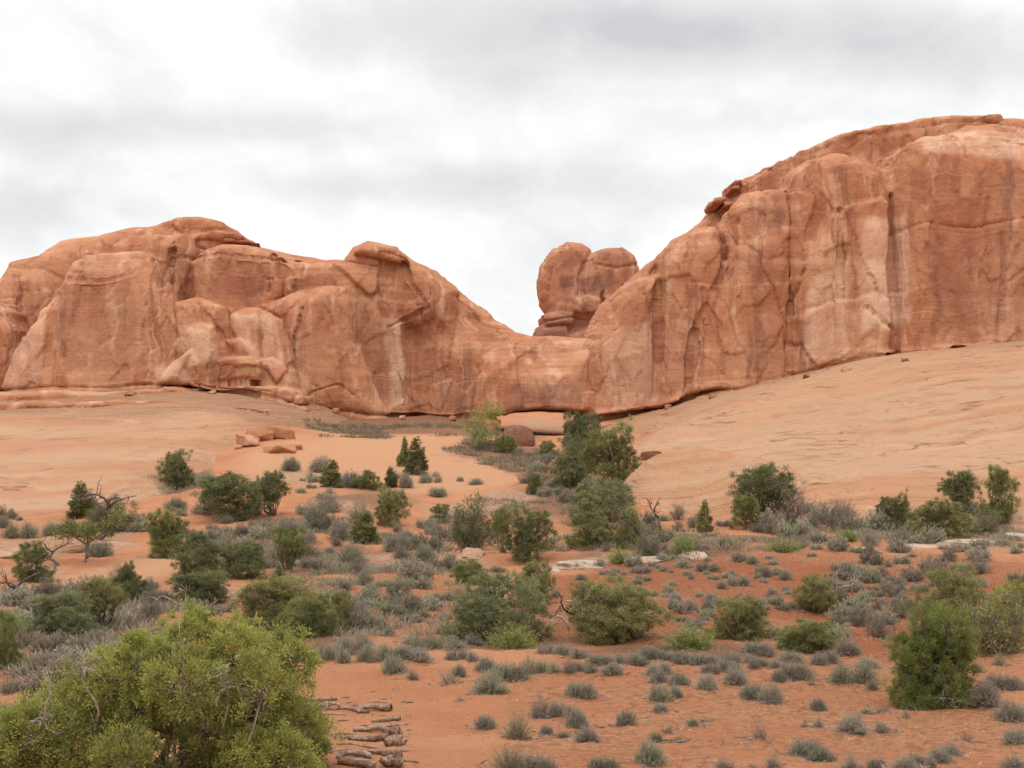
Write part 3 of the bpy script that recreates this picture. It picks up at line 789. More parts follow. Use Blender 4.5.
class MB:
    def __init__(self):
        self.V, self.Q, self.T, self.n = [], [], [], 0

    def leaves(self, P, D, L, Wd, tint, rng, bend=0.0):
        N = len(P)
        Sd = np.cross(D, rng.normal(size=(N, 3)))
        Sd /= np.linalg.norm(Sd, axis=1, keepdims=True) + 1e-9
        L = np.broadcast_to(np.asarray(L, float), (N,))[:, None]; Wd = np.broadcast_to(np.asarray(Wd, float), (N,))[:, None]
        mid = P + D * L * .5
        V = np.stack([P, mid + Sd * Wd * .5, P + D * L, mid - Sd * Wd * .5], 1).reshape(-1, 3)
        self.V.append(V); self.T.append(np.repeat(np.broadcast_to(tint, (N,)), 4))
        self.Q.append(self.n + np.arange(4 * N).reshape(N, 4)); self.n += 4 * N

    def tube(self, pts, rad, sides=5, tint=.5, closed=True):
        pts = np.asarray(pts, float); rad = np.asarray(rad, float)
        tan = np.gradient(pts, axis=0); tan /= np.linalg.norm(tan, axis=1, keepdims=True) + 1e-9
        up = np.array([.13, .21, .97]); u = np.cross(tan, up); ln = np.linalg.norm(u, axis=1, keepdims=True)
        u = np.where(ln < .15, np.cross(tan, [1, 0, 0.1]), u); u /= np.linalg.norm(u, axis=1, keepdims=True) + 1e-9
        v = np.cross(tan, u)
        a = np.arange(sides) * 2 * PI / sides
        ring = pts[:, None] + rad[:, None, None] * (u[:, None] * np.cos(a)[None, :, None] + v[:, None] * np.sin(a)[None, :, None])
        n = len(pts)
        V = ring.reshape(-1, 3)
        i, j = np.meshgrid(np.arange(n - 1), np.arange(sides), indexing='ij')
        Q = np.stack([i * sides + j, i * sides + (j + 1) % sides, (i + 1) * sides + (j + 1) % sides, (i + 1) * sides + j], -1).reshape(-1, 4)
        if closed:
            V = np.vstack([V, pts[:1], pts[-1:]])
            j = np.arange(sides); b0, b1 = n * sides, n * sides + 1
            Q = np.vstack([Q, np.stack([np.full(sides, b0), (j + 1) % sides, j, j], 1)[:, [0, 1, 2, 2]] if False else np.zeros((0, 4), int)])
            self.F3 = getattr(self, 'F3', [])
            self.F3.append(self.n + np.stack([np.full(sides, b0), (j + 1) % sides, j], 1))
            o = (n - 1) * sides
            self.F3.append(self.n + np.stack([np.full(sides, b1), o + j, o + (j + 1) % sides], 1))
        self.V.append(V); self.T.append(np.full(len(V), tint)); self.Q.append(self.n + Q); self.n += len(V)

    def mesh(self, name, smooth=False, mat=None):
        F3 = getattr(self, 'F3', None)
        me = mesh_np(name, np.concatenate(self.V), np.concatenate(self.Q) if self.Q else None, np.concatenate(F3) if F3 else None, smooth, {'tint': np.concatenate(self.T)})
        if mat: me.materials.append(mat)
        return me


def unit(v):
    return v / (np.linalg.norm(v, axis=-1, keepdims=True) + 1e-9)


def curve(p0, p1, rng, sag=.15, n=6):
    t = np.linspace(0, 1, n)[:, None]
    L = np.linalg.norm(np.asarray(p1) - np.asarray(p0))
    off = rng.normal(size=3) * sag * L
    w2 = rng.normal(size=3) * sag * .5 * L
    return np.asarray(p0) * (1 - t) + np.asarray(p1) * t + off * np.sin(t * PI) + w2 * np.sin(t * 2 * PI)


def juniper(seed, h=2.0, wd=2.0, shape='round', lobes=11, clumps=22, per=40, leaf=.06, lw=.35, low=.12, dead=5, trunk_r=.07, stems=2, gap=.0, upright=.45, rough=.5, crc=1.0, given=None, grl=.3):
    """a juniper: twisted stems, limbs out to every lobe of the crown, and each lobe a heap of small scaly sprays. Returns trunk and crown."""
    rng = np.random.default_rng(seed)
    tr, cr = MB(), MB()
    cen = []
    sep = .62 * lobes ** (-1 / 3.) * (.62 if shape == 'cone' else .8)
    for k in range(lobes):
        if given is not None:
            cen.append(np.array(given[k])); continue
        for _ in range(60):
            u = rng.random() ** (1.5 if shape == 'cone' else 1.05)
            a = rng.random() * 2 * PI
            z = low + (1 - low) * (.06 + .82 * u)
            if shape == 'cone': R_ = .44 * (1 - u) ** .75 + .05
            elif shape == 'spread': R_ = .42 * math.sqrt(max(0.04, 1 - ((u - .30) / .74) ** 2))
            elif shape == 'top': R_ = .38 * math.sqrt(max(.03, 1 - ((u - .62) / .5) ** 2)); z = .30 + .60 * u
            elif shape == 'column': R_ = .37 * (1 if u < .55 else math.sqrt(max(.1, 1 - ((u - .55) / .6) ** 2)))
            else: R_ = .38 * math.sqrt(max(0.05, 1 - ((u - .36) / .70) ** 2))
            r = R_ * math.sqrt(rng.random()) * 1.0
            c = np.array([math.cos(a) * r * wd, math.sin(a) * r * wd, z * h])
            if all(np.linalg.norm((c - q) / np.array([wd, wd, h])) > sep for q in cen): break
        cen.append(c)
    for k, c in enumerate(cen):
        rl = np.array([wd, wd, h]) * rng.uniform(.15, .22) * (0.72 if shape == 'cone' else 1) * np.array([1, 1, .95])
        if shape == 'cone': rl[2] *= 1.5
        if given is not None: rl = np.array([1, 1, .85]) * grl * rng.uniform(.75, 1.15)
        hue = rng.uniform(-.15, .15)
        n = max(4, int(clumps * rng.uniform(.8, 1.2)))
        d = unit(rng.normal(size=(n, 3)) + np.array([0, 0, .2]))
        cp = c + d * rl * (rng.uniform(.35, 1.0, size=(n, 1)) ** .6) * (1 + rough * .6 * (rng.random((n, 1)) ** 4))
        cp[:, 2] = np.maximum(cp[:, 2], .03 * h)
        root = np.array([rng.normal() * .05 * wd, rng.normal() * .05 * wd, 0])
        tr.tube(curve(root, c - [0, 0, rl[2] * .3], rng, .13, 6), np.linspace(trunk_r * (1 if k < stems else .5), trunk_r * .22, 6), 5)
        for q in cp[::3]:
            tr.tube(curve(c - [0, 0, rl[2] * .3], q, rng, .12, 4), np.linspace(trunk_r * .2, trunk_r * .05, 4), 3, closed=False)
        for i in range(n):
            if rng.random() < gap: continue
            m = max(5, int(per * rng.uniform(.6, 1.4)))
            rc = float(np.mean(rl)) * rng.uniform(.6, 1.0) * crc
            out = unit(cp[i] - c)
            ax = unit(out * .8 + np.array([0, 0, upright]) + rng.normal(size=3) * .35)
            D = unit(ax + rng.normal(size=(m, 3)) * .55)
            t = rng.random((m, 1)) ** .7
            P = cp[i] - ax * rc * .45 + D * rc * t + rng.normal(size=(m, 3)) * rc * .10
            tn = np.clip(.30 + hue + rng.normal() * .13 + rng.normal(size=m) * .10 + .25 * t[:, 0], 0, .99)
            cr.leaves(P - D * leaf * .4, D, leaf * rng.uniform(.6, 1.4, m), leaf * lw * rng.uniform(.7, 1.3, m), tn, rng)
    for k in range(dead):                                  # bare bleached branches poking out
        c = cen[rng.integers(len(cen))]
        a = unit(rng.normal(size=3) + np.array([0, -.6, .5]))
        e = c + a * wd * rng.uniform(.12, .2)
        b = curve(c, e, rng, .15, 6)
        tr.tube(b, np.linspace(trunk_r * .25, trunk_r * .06, 6), 4)
        for _ in range(4):
            s = b[rng.integers(2, 6)]
            tr.tube(curve(s, s + unit(a + rng.normal(size=3) * .8) * wd * .11, rng, .15, 4), np.linspace(trunk_r * .12, trunk_r * .03, 4), 3, closed=False)
    return tr.mesh('trunk', True, BARK), cr.mesh('crown', False, LEAF)


def low_shrub(seed, r=.5, h=.5, stems=230, per=15, leaf=.04, lw=.28, lobes=1, stiff=.5, fill=1.0, airy=False):
    """a low desert shrub: wiry stems from one root fanning into a dome, small leaves on their outer ends"""
    rng = np.random.default_rng(seed)
    st, fo = MB(), MB()
    for l in range(lobes):
        cx, cy = (0, 0) if lobes == 1 else ((l - (lobes - 1) / 2) * r * 1.1 + rng.normal() * .1 * r, rng.normal() * .35 * r)
        sc = rng.uniform(.75, 1.1) if lobes > 1 else 1
        n = int(stems / (1 if lobes == 1 else lobes * .7))
        a = rng.random(n) * 2 * PI
        th = np.arccos(1 - rng.random(n) * .93)
        d = np.stack([np.sin(th) * np.cos(a), np.sin(th) * np.sin(a), np.cos(th)], 1)
        bump = 1 + .22 * vnoise(d[:, 0] * 2.2 + seed, d[:, 1] * 2.2, d[:, 2] * 2.2 + l, seed) + (rng.normal(size=n) * (.16 if airy else .07))
        tip = d * np.array([r, r, h]) * sc * bump[:, None] * (rng.uniform(.72, 1.0, (n, 1)) if not airy else rng.uniform(.6, 1.15, (n, 1)))
        tip[:, 2] = np.maximum(tip[:, 2], .03)
        b0 = np.array([cx, cy, 0]) + np.stack([tip[:, 0] * .12, tip[:, 1] * .12, np.zeros(n) - .03], 1)
        tip = tip + [cx, cy, 0]
        ln = np.linalg.norm(tip - b0, axis=1)
        sd = unit(tip - b0)
        st.leaves(b0, sd, ln, .014 * r / .5, rng.uniform(.2, .8, n), rng)
        hue = rng.uniform(-.12, .12)
        t = 1 - rng.random((n, per)) ** 1.3 * .62
        P = b0[:, None] + (tip - b0)[:, None] * t[..., None] + rng.normal(size=(n, per, 3)) * .035 * r
        D = unit(sd[:, None] * stiff + rng.normal(size=(n, per, 3)) * .5 + np.array([0, 0, .35]))
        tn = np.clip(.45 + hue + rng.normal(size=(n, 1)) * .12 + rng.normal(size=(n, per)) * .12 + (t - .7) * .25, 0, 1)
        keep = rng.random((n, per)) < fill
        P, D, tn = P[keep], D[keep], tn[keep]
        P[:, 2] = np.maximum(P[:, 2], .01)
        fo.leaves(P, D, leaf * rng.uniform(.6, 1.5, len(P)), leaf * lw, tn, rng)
    return st.mesh('stems', False, TWIG), fo.mesh('foliage', False, LEAF)


def bare_shrub(seed, r=1.0, h=1.3, mains=26, twigs=14, fine=10, rad=.02, gnarl=.18, leafy=0, leaf=.05):
    rng = np.random.default_rng(seed)
    st, fo = MB(), MB()
    for k in range(mains):
        a = rng.random() * 2 * PI; th = math.acos(1 - rng.random() * .8)
        tip = np.array([math.sin(th) * math.cos(a) * r, math.sin(th) * math.sin(a) * r, math.cos(th) * h]) * rng.uniform(.65, 1.05)
        b = curve(np.array([rng.normal() * .07 * r, rng.normal() * .07 * r, -.03]), tip, rng, gnarl, 7)
        st.tube(b, np.linspace(rad, rad * .2, 7), 4)
        for _ in range(twigs):
            s = b[rng.integers(2, 7)]
            e = s + unit(unit(tip) * .7 + rng.normal(size=3) * .7 + [0, 0, .3]) * r * rng.uniform(.15, .4)
            tb = curve(s, e, rng, gnarl, 4)
            st.tube(tb, np.linspace(rad * .3, rad * .08, 4), 3, closed=False)
            P = tb[rng.integers(1, 4, fine)]
            D = unit((e - s) / r + rng.normal(size=(fine, 3)) * .25)
            st.leaves(P, D, r * rng.uniform(.06, .16, fine), rad * .25, rng.random(fine), rng)
            if leafy and rng.random() < leafy:
                m = 60
                o = rng.normal(size=(m, 3)); P = e + o * r * .06
                fo.leaves(P, unit(o + [0, 0, .5]), leaf * rng.uniform(.6, 1.4, m), leaf * .35, np.clip(.45 + rng.normal(size=m) * .15, 0, 1), rng)
    return st.mesh('branches', True, TWIG), (fo.mesh('foliage', False, LEAF) if fo.V else None)


def gnarled(seed, h, spread, n=3, rad=.06, sub=3, mat=None, lean=0.0):
    """a dead or nearly bare little tree: a leaning trunk that forks into crooked limbs"""
    rng = np.random.default_rng(seed)
    tr = MB()
    ends = []
    top = np.array([lean * h, rng.normal() * .1 * h, .45 * h])
    tr.tube(curve([0, 0, -.1], top, rng, .10, 7), np.linspace(rad, rad * .7, 7), 7)
    for k in range(n):
        a = 2 * PI * (k + rng.random() * .6) / n
        e = top + np.array([math.cos(a) * spread, math.sin(a) * spread * .6, h * rng.uniform(.2, .55)])
        b = curve(top, e, rng, .2, 7)
        tr.tube(b, np.linspace(rad * .6, rad * .12, 7), 5)
        for _ in range(sub):
            s = b[rng.integers(2, 6)]
            e2 = s + unit(rng.normal(size=3) + (e - top) / (np.linalg.norm(e - top)) + [0, 0, .5]) * spread * rng.uniform(.3, .6)
            b2 = curve(s, e2, rng, .2, 5)
            tr.tube(b2, np.linspace(rad * .25, rad * .06, 5), 4)
            ends.append(e2)
            for _ in range(3):
                s3 = b2[rng.integers(1, 5)]
                tr.tube(curve(s3, s3 + unit(rng.normal(size=3) + [0, 0, .4]) * spread * .22, rng, .2, 4), np.linspace(rad * .1, rad * .03, 4), 3, closed=False)
        ends.append(e)
    return tr, ends


PROTO = {}


def proto(key, fn):
    if key not in PROTO: PROTO[key] = fn()
    return PROTO[key]


NAMEOF = {'J': 'juniper', 'C': 'juniper', 'A': 'leafy_shrub', 'B': 'bare_shrub', 'G': 'green_shrub', 'X': 'juniper'}


def place(px, py, wpx, hpx, key, parts, ref, name, color, label, cat, group=None, rz=None, back=0.0, sink=.02):
    """one plant: an Empty where the stem meets the ground, and its parts as children (repeats share mesh data)"""
    x, y, z = hit(px, py)
    if back:
        x, y = x * (y + back) / y, y + back
        z = zg(x, y)
    rnd = random.Random(int(px * 131 + py * 17))
    e = link(name, None, None, None, (x, y, z - sink))
    e.empty_display_size = .2
    sx = wpx * y / FPX / ref[0]; sz = hpx * y / FPX / ref[1]
    e.scale = (sx, sx, sz)
    e.rotation_euler = (0, 0, rnd.random() * 2 * PI if rz is None else rz)
    tag(e, label, cat, group)
    for pn, me in parts:
        if me is None: continue
        c = link(pn, me, None, e)
        c.color = (*color, 1)
    return e


DKG = (0.160, 0.168, 0.068); MDG = (0.207, 0.212, 0.075); YLG = (0.285, 0.27, 0.080); BLG = (0.205, 0.215, 0.100); LTG = (0.28, 0.30, 0.085); OLV = (0.25, 0.235, 0.09)
GRS = (0.28, 0.270, 0.180); GRY = (0.29, 0.258, 0.195); STR = (0.34, 0.285, 0.17); BRG = (0.25, 0.205, 0.15)


def jp(kind, i):
    """crown and trunk meshes and their own size, by kind of plant and variant"""
    if kind == 'J':      # round, far
        i %= 5
        return proto(('J', i), lambda: [('trunk', (t := juniper(40 + i, 3, 3, ['round', 'spread', 'round', 'spread', 'round'][i], 19, 24, 80, .080, .42, low=.0, trunk_r=.06, dead=2, gap=.06, crc=.62, rough=.9))[0]), ('crown', t[1])]), (3.0, 3.0)
    if kind == 'T':      # far, crown held up on visible stems
        i %= 2
        return proto(('T', i), lambda: [('trunk', (t := juniper(60 + i, 3, 3, 'top', 16, 24, 80, .080, .42, trunk_r=.11, dead=3, gap=.06, crc=.62, rough=.9))[0]), ('crown', t[1])]), (2.9, 3.1)
    if kind == 'M':      # middle distance
        i %= 4
        return proto(('M', i), lambda: [('trunk', (t := juniper(80 + i, 2.2, 2.6, ['spread', 'round', 'spread', 'round'][i], 24, 34, 90, .052, .38, low=.0, trunk_r=.045, dead=6, gap=.05, crc=.55, rough=.9))[0]), ('crown', t[1])]), (2.6, 2.2)
    if kind == 'C':
        i %= 2
        return proto(('C', i), lambda: [('trunk', (t := juniper(20 + i, 3, 1.6, 'cone', 22, 20, 70, .075, .42, low=.0, crc=.7, rough=.8, trunk_r=.06, dead=1, upright=.9))[0]), ('crown', t[1])]), (1.55, 3.0)
    if kind == 'A':      # airy light green
        return proto(('A', i), lambda: [('trunk', (t := juniper(30 + i, 4, 3, 'round', 14, 12, 26, .12, .55, trunk_r=.04, dead=3, gap=.25, upright=.7, rough=1.0))[0]), ('crown', t[1])]), (3.1, 4.1)
    if kind == 'G':
        i %= 3
        return proto(('G', i), lambda: [('stems', (t := low_shrub(50 + i, .6, .7, 260, 14, .07, .26, 1, .9, airy=True))[0]), ('foliage', t[1])]), (1.25, .74)
    if kind == 'B':
        i %= 3
        return proto(('B', i), lambda: [('branches', (t := bare_shrub(70 + i, 1.0, 1.3, 34, 16, 10, .022, .15, leafy=[0, .25, .1][i], leaf=.08))[0]), ('foliage', t[1])]), (2.2, 1.45)


# px, py of the foot, width and height in the picture, kind, variant, colour, label
TREES = [
    (82, 517, 28, 33, 'C', 0, MDG, 'pointed green juniper alone at the toe of the slickrock beside a gnarled bare tree', 'tree'),
    (178, 488, 36, 33, 'J', 0, DKG, 'round dark juniper on the sandy mound below the heap of red boulders', 'tree'),
    (232, 520, 66, 44, 'J', 1, DKG, 'dark ragged juniper with two heads on the slope below the sandy mound', 'tree'),
    (272, 516, 30, 40, 'T', 0, DKG, 'dark upright juniper joined to the ragged two headed one', 'tree'),
    (163, 558, 44, 46, 'J', 2, MDG, 'juniper with grey bare twigs through it above the orange sand slope', 'tree'),
    (198, 578, 48, 42, 'J', 3, DKG, 'full round juniper at the edge of the orange sand slope', 'tree'),
    (33, 582, 38, 36, 'J', 4, DKG, 'dark bushy juniper below the cracked slickrock ledge', 'tree'),
    (240, 578, 46, 32, 'J', 0, DKG, 'low dark juniper with grey stems, next to the juniper on a crooked trunk', 'tree'),
    (289, 572, 32, 40, 'T', 1, MDG, 'juniper with its crown held on a crooked dark trunk over bare rock', 'tree'),
    (331, 487, 20, 25, 'C', 1, MDG, 'small pointed juniper beside the large grey sagebrush on the dune', 'tree'),
    (368, 489, 26, 17, 'J', 3, MDG, 'low round green juniper bush on the flank of the dune', 'tree'),
    (404, 466, 12, 27, 'C', 0, MDG, 'thin narrow juniper standing behind the dark cone shaped one', 'tree'),
    (417, 475, 19, 34, 'C', 1, DKG, 'dark cone shaped juniper on the open orange dune', 'tree'),
    (391, 487, 14, 19, 'C', 0, DKG, 'small dark juniper cone next to a grey sagebrush on the dune', 'tree'),
    (391, 525, 32, 36, 'J', 2, OLV, 'olive juniper with a loose tall crown at the foot of the dune', 'tree'),
    (364, 544, 26, 30, 'C', 1, MDG, 'green pointed juniper rising from a bed of grey sagebrush', 'tree'),
    (441, 523, 22, 17, 'J', 4, MDG, 'small round juniper bush next to the dead grey thicket', 'tree'),
    (530, 560, 46, 50, 'J', 2, DKG, 'dense dark round juniper with a flat base on open sand', 'tree'),
    (503, 553, 20, 42, 'T', 0, OLV, 'thin yellowish juniper leaning on the dense dark round one', 'tree'),
    (483, 451, 42, 46, 'A', 0, LTG, 'airy light green leafy shrub in front of the arch wall', 'shrub'),
    (505, 452, 24, 16, 'J', 1, OLV, 'low olive bush beside the airy light green shrub', 'shrub'),
    (582, 470, 36, 52, 'T', 1, DKG, 'tall dark juniper head in the gully below the arch', 'tree'),
    (612, 486, 52, 58, 'J', 2, MDG, 'large dense green juniper in the gully against the slickrock nose', 'tree'),
    (572, 488, 34, 30, 'J', 3, DKG, 'low dark juniper at the foot of the gully junipers', 'tree'),
    (534, 494, 16, 19, 'J', 0, DKG, 'small dark juniper bush on the orange bank under the gully junipers', 'tree'),
    (548, 456, 18, 14, 'J', 4, BLG, 'small sage green bush before the two brown boulders at the arch', 'shrub'),
    (603, 528, 60, 46, 'J', 1, BLG, 'broad loose juniper with dead twigs below the pale slickrock nose', 'tree'),
    (592, 548, 50, 34, 'J', 3, MDG, 'bright low juniper skirt in front of the broad loose juniper', 'tree'),
    (627, 548, 24, 34, 'J', 0, MDG, 'narrow juniper shoulder next to the broad loose juniper', 'tree'),
    (704, 532, 16, 30, 'C', 0, OLV, 'narrow olive juniper at the slickrock toe near the black snag', 'tree'),
    (766, 528, 58, 56, 'T', 0, DKG, 'tall open juniper joined to the brown bare shrub on the slickrock toe', 'tree'),
    (745, 530, 26, 34, 'J', 1, MDG, 'small green juniper under the tall open juniper', 'tree'),
    (883, 520, 14, 20, 'C', 1, MDG, 'small pointed juniper at the slickrock toe beside a taller blunt one', 'tree'),
    (897, 532, 28, 36, 'J', 2, DKG, 'blunt dark juniper at the slickrock toe next to the small pointed one', 'tree'),
    (938, 538, 62, 36, 'J', 3, OLV, 'broad light green juniper mound in front of the twin junipers', 'tree'),
    (960, 512, 36, 36, 'T', 1, DKG, 'juniper with a bare trunk, one of two taller ones on the slickrock toe', 'tree'),
    (998, 520, 38, 48, 'J', 4, MDG, 'bushy juniper with pale twigs, the taller of the two on the slickrock toe', 'tree'),
    (99, 628, 44, 46, 'T', 0, OLV, 'olive juniper with two pale forked trunks showing below its crown', 'tree'),
    (128, 606, 34, 40, 'J', 3, DKG, 'dark thin juniper with dead limbs behind the one with pale forked trunks', 'tree'),
    (58, 634, 66, 40, 'M', 0, BLG, 'wide grey green juniper mound before the pale forked trunks', 'tree'),
    (204, 606, 64, 33, 'M', 1, DKG, 'low dark juniper just behind the top of the biggest juniper', 'tree'),
    (4, 668, 40, 50, 'M', 2, MDG, 'green juniper cut off by the picture edge beside grey brush', 'tree'),
    (250, 566, 26, 24, 'J', 2, DKG, 'small dark juniper behind the large yellow green thicket', 'tree'),
    (278, 626, 78, 46, 'M', 1, OLV, 'large yellow green juniper thicket with bleached inner branches', 'tree'),
    (310, 636, 56, 40, 'M', 3, MDG, 'bright green juniper in front of the large yellow green thicket', 'tree'),
    (340, 630, 26, 36, 'M', 0, OLV, 'loose green juniper sapling at the end of the yellow green thicket', 'tree'),
    (278, 584, 14, 18, 'C', 0, MDG, 'small juniper spire rising behind the yellow green thicket', 'tree'),
    (467, 584, 36, 23, 'M', 3, MDG, 'small round juniper above the blue green juniper', 'tree'),
    (499, 640, 88, 60, 'M', 2, BLG, 'big blue green juniper beside the open red wash', 'tree'),
    (535, 606, 40, 42, 'M', 0, OLV, 'half bare juniper behind the big blue green one', 'tree'),
    (618, 640, 92, 54, 'M', 3, OLV, 'broad domed juniper with a black dead limb at its side', 'tree'),
    (583, 624, 32, 40, 'M', 1, OLV, 'taller yellowish juniper head behind the dead limb', 'tree'),
    (738, 640, 58, 40, 'M', 1, OLV, 'rounded olive juniper on the red slope', 'tree'),
    (814, 611, 40, 33, 'M', 3, OLV, 'small olive juniper next to the thin dead sapling', 'tree'),
    (812, 650, 60, 28, 'M', 0, MDG, 'low bright green spiky juniper between grey shrubs', 'tree'),
    (952, 628, 70, 56, 'M', 3, OLV, 'olive juniper behind the big upright green one', 'tree'),
    (1016, 628, 46, 42, 'M', 2, YLG, 'yellow green juniper behind the grey bare thicket', 'tree'),
    (514, 648, 46, 24, 'G', 0, LTG, 'light green leafy shrub with upright shoots before the blue green juniper', 'shrub'),
    (690, 648, 52, 22, 'G', 1, LTG, 'fresh green shrub before the broad domed juniper', 'shrub'),
    (620, 563, 26, 15, 'G', 2, LTG, 'small fresh green shrub above the white rock ledge', 'shrub'),
    (684, 554, 28, 20, 'G', 0, LTG, 'light green shrub under the black snag', 'shrub'),
    (784, 552, 34, 12, 'G', 1, LTG, 'bright green low shrub on the crest of the red slope', 'shrub'),
    (848, 541, 22, 13, 'G', 2, LTG, 'small green shrub beside the brush at the slickrock toe', 'shrub'),
    (225, 432, 1, 1, None, 0, None, '', ''),
    (790, 530, 52, 52, 'B', 0, BRG, 'brown bare dome shaped shrub on the slickrock toe', 'shrub'),
    (575, 478, 44, 38, 'B', 1, DKG, 'grey dead shrub tangled among the gully junipers', 'shrub'),
    (472, 550, 48, 48, 'B', 1, DKG, 'dead grey thicket with a few green sprigs on open sand', 'shrub'),
    (650, 558, 46, 28, 'B', 2, DKG, 'grey twiggy shrub under the leaning black snag', 'shrub'),
    (112, 530, 52, 30, 'B', 1, DKG, 'gnarled grey shrub with sparse leaves next to the pointed juniper', 'shrub'),
    (1000, 652, 80, 56, 'B', 1, OLV, 'large grey bare thicket beside the big upright juniper', 'shrub'),
    (985, 536, 40, 24, 'B', 2, DKG, 'grey bare brush under the two taller junipers', 'shrub'),
    (590, 628, 32, 22, 'B', 0, BRG, 'small bare thicket at the foot of the black dead limb', 'shrub'),
    (150, 622, 30, 34, 'B', 0, BRG, 'bare brown brush between the forked trunks and the biggest juniper', 'shrub'),
]
LAND = []          # landmarks that the shrub labels refer to
for (px, py, wp, hp, kind, i, colr, label, cat) in TREES:
    if kind is None: continue
    parts, ref = jp(kind, i)
    nm = {'B': 'bare_shrub', 'G': 'leafy_shrub', 'A': 'leafy_shrub'}.get(kind, 'juniper')
    if kind == 'J' and cat == 'shrub': nm = 'juniper_bush'
    place(px, py, wp * 1.14, hp * 1.08, None, parts, ref, nm, colr, label, cat, {'tree': 'junipers dotted over the valley floor', 'shrub': 'taller shrubs among the junipers'}[cat])

# the upright juniper on the red sand and the biggest one close by
up_j = juniper(7, 2.1, 1.9, 'column', 34, 44, 95, .038, .38, low=.0, trunk_r=.05, dead=4, upright=1.0, rough=1.0, crc=.48)
upj = place(932, 706, 88, 106, None, [('trunk', up_j[0]), ('crown', up_j[1])], (2.0, 2.15), 'juniper', (0.178, 0.200, 0.060),
            'big upright bright green juniper with a dead grey branch at its foot', 'tree', rz=0)
dl = MB()
rng = np.random.default_rng(5)
for k in range(7):
    s = np.array([.15 + rng.normal() * .05, -.62, .18]); e = s + unit(rng.normal(size=3) * .6 + [.2, -.5, .4]) * rng.uniform(.25, .45)
    b = curve(s, e, rng, .15, 5); dl.tube(b, np.linspace(.014, .004, 5), 4)
    for _ in range(3):
        q = b[rng.integers(1, 5)]
        dl.tube(curve(q, q + unit(rng.normal(size=3)) * .16, rng, .15, 4), np.linspace(.006, .002, 4), 3)
link('dead_branch', dl.mesh('dead_branch', True, DEAD), None, upj)
bx, by = (152 - 512) / FPX * 14.6, 14.6
lob = []
rg_ = np.random.default_rng(31)
for (lx, ly) in ((190, 632), (152, 648), (232, 648), (118, 672), (84, 692), (272, 672), (200, 668), (52, 718), (16, 728), (160, 690), (108, 706), (250, 692), (288, 716), (294, 748), (208, 716), (262, 738), (30, 742), (88, 746), (150, 738),
                 (208, 752), (286, 772), (240, 776), (-10, 756), (128, 778), (60, 784), (180, 790), (-50, 740), (-90, 770), (-20, 790), (284, 655)):
    ox, _, oz = [float(v) for v in unproj(lx, ly, by)]
    rad = 1 - abs(lx - 150) / 330
    lob.append((ox - bx, rg_.uniform(-.8, .5) * (.5 + .5 * rad) * (1 if ly > 660 else .5), oz - zg(bx, by)))
for (lx, ly) in ((170, 660), (120, 690), (220, 680), (64, 725), (260, 720), (150, 720), (0, 740), (200, 740), (90, 735), (290, 750), (-40, 780), (230, 660), (140, 670), (40, 725)):
    ox, _, oz = [float(v) for v in unproj(lx, ly, by)]
    lob.append((ox - bx, rg_.uniform(.4, 1.3), oz - zg(bx, by) - .05))
big_t, big_c = juniper(3, 2.05, 3.7, 'spread', len(lob), 74, 120, .032, .36, low=.02, trunk_r=.055, dead=12, gap=.0, upright=.8, rough=.7, crc=.46, given=lob, grl=.36)
bigj = link('juniper', None, None, None, (bx, by, zg(bx, by) - .05))
tag(bigj, 'biggest juniper, yellow green and rounded with bleached bare twigs poking out', 'tree')
link('trunk', big_t, None, bigj).color = (1, 1, 1, 1)
link('crown', big_c, None, bigj).color = (0.30, 0.305, 0.082, 1)
rng = np.random.default_rng(12)
for (u, v, hgt) in ((-1.15, -.7, 1.35), (-.75, -1.1, 1.45), (-.35, -1.0, 1.65), (.45, -.6, 2.0), (1.0, -.9, 1.5)):
    db = MB()
    p0 = np.array([u * .9, v * .8, hgt * .55]); p1 = np.array([u, v, hgt])
    b = curve(p0, p1, rng, .10, 7); db.tube(b, np.linspace(.013, .004, 7), 5)
    for _ in range(6):
        q = b[rng.integers(2, 7)]
        e = q + unit(rng.normal(size=3) + [0, -.3, .6]) * rng.uniform(.10, .25)
        c2 = curve(q, e, rng, .15, 5); db.tube(c2, np.linspace(.006, .002, 5), 4)
        for _ in range(3):
            q2 = c2[rng.integers(1, 5)]
            db.tube(curve(q2, q2 + unit(rng.normal(size=3) + [0, 0, .3]) * .12, rng, .15, 4), np.linspace(.004, .002, 4), 3)
    link('dead_branch', db.mesh('dead_branch', True, DEAD), None, bigj)

ds = MB()
rng = np.random.default_rng(15)
for (ox, oy) in ((240, 642), (168, 655), (126, 752), (118, 742), (205, 640), (282, 668)):
    x_, _, z_ = [float(v) for v in unproj(ox, oy, by)]
    c = np.array([x_ - bx, -.42 if oy > 700 else -.25, z_ - zg(bx, by)])
    m_ = 150; o = rng.normal(size=(m_, 3))
    ds.leaves(c + o * .045, unit(o + [0, 0, .8]), .032 * rng.uniform(.6, 1.4, m_), .011, rng.uniform(.2, .75, m_), rng)
link('dead_sprays', ds.mesh('dead_sprays', False, LEAF), None, bigj).color = (0.46, 0.23, 0.06, 1)

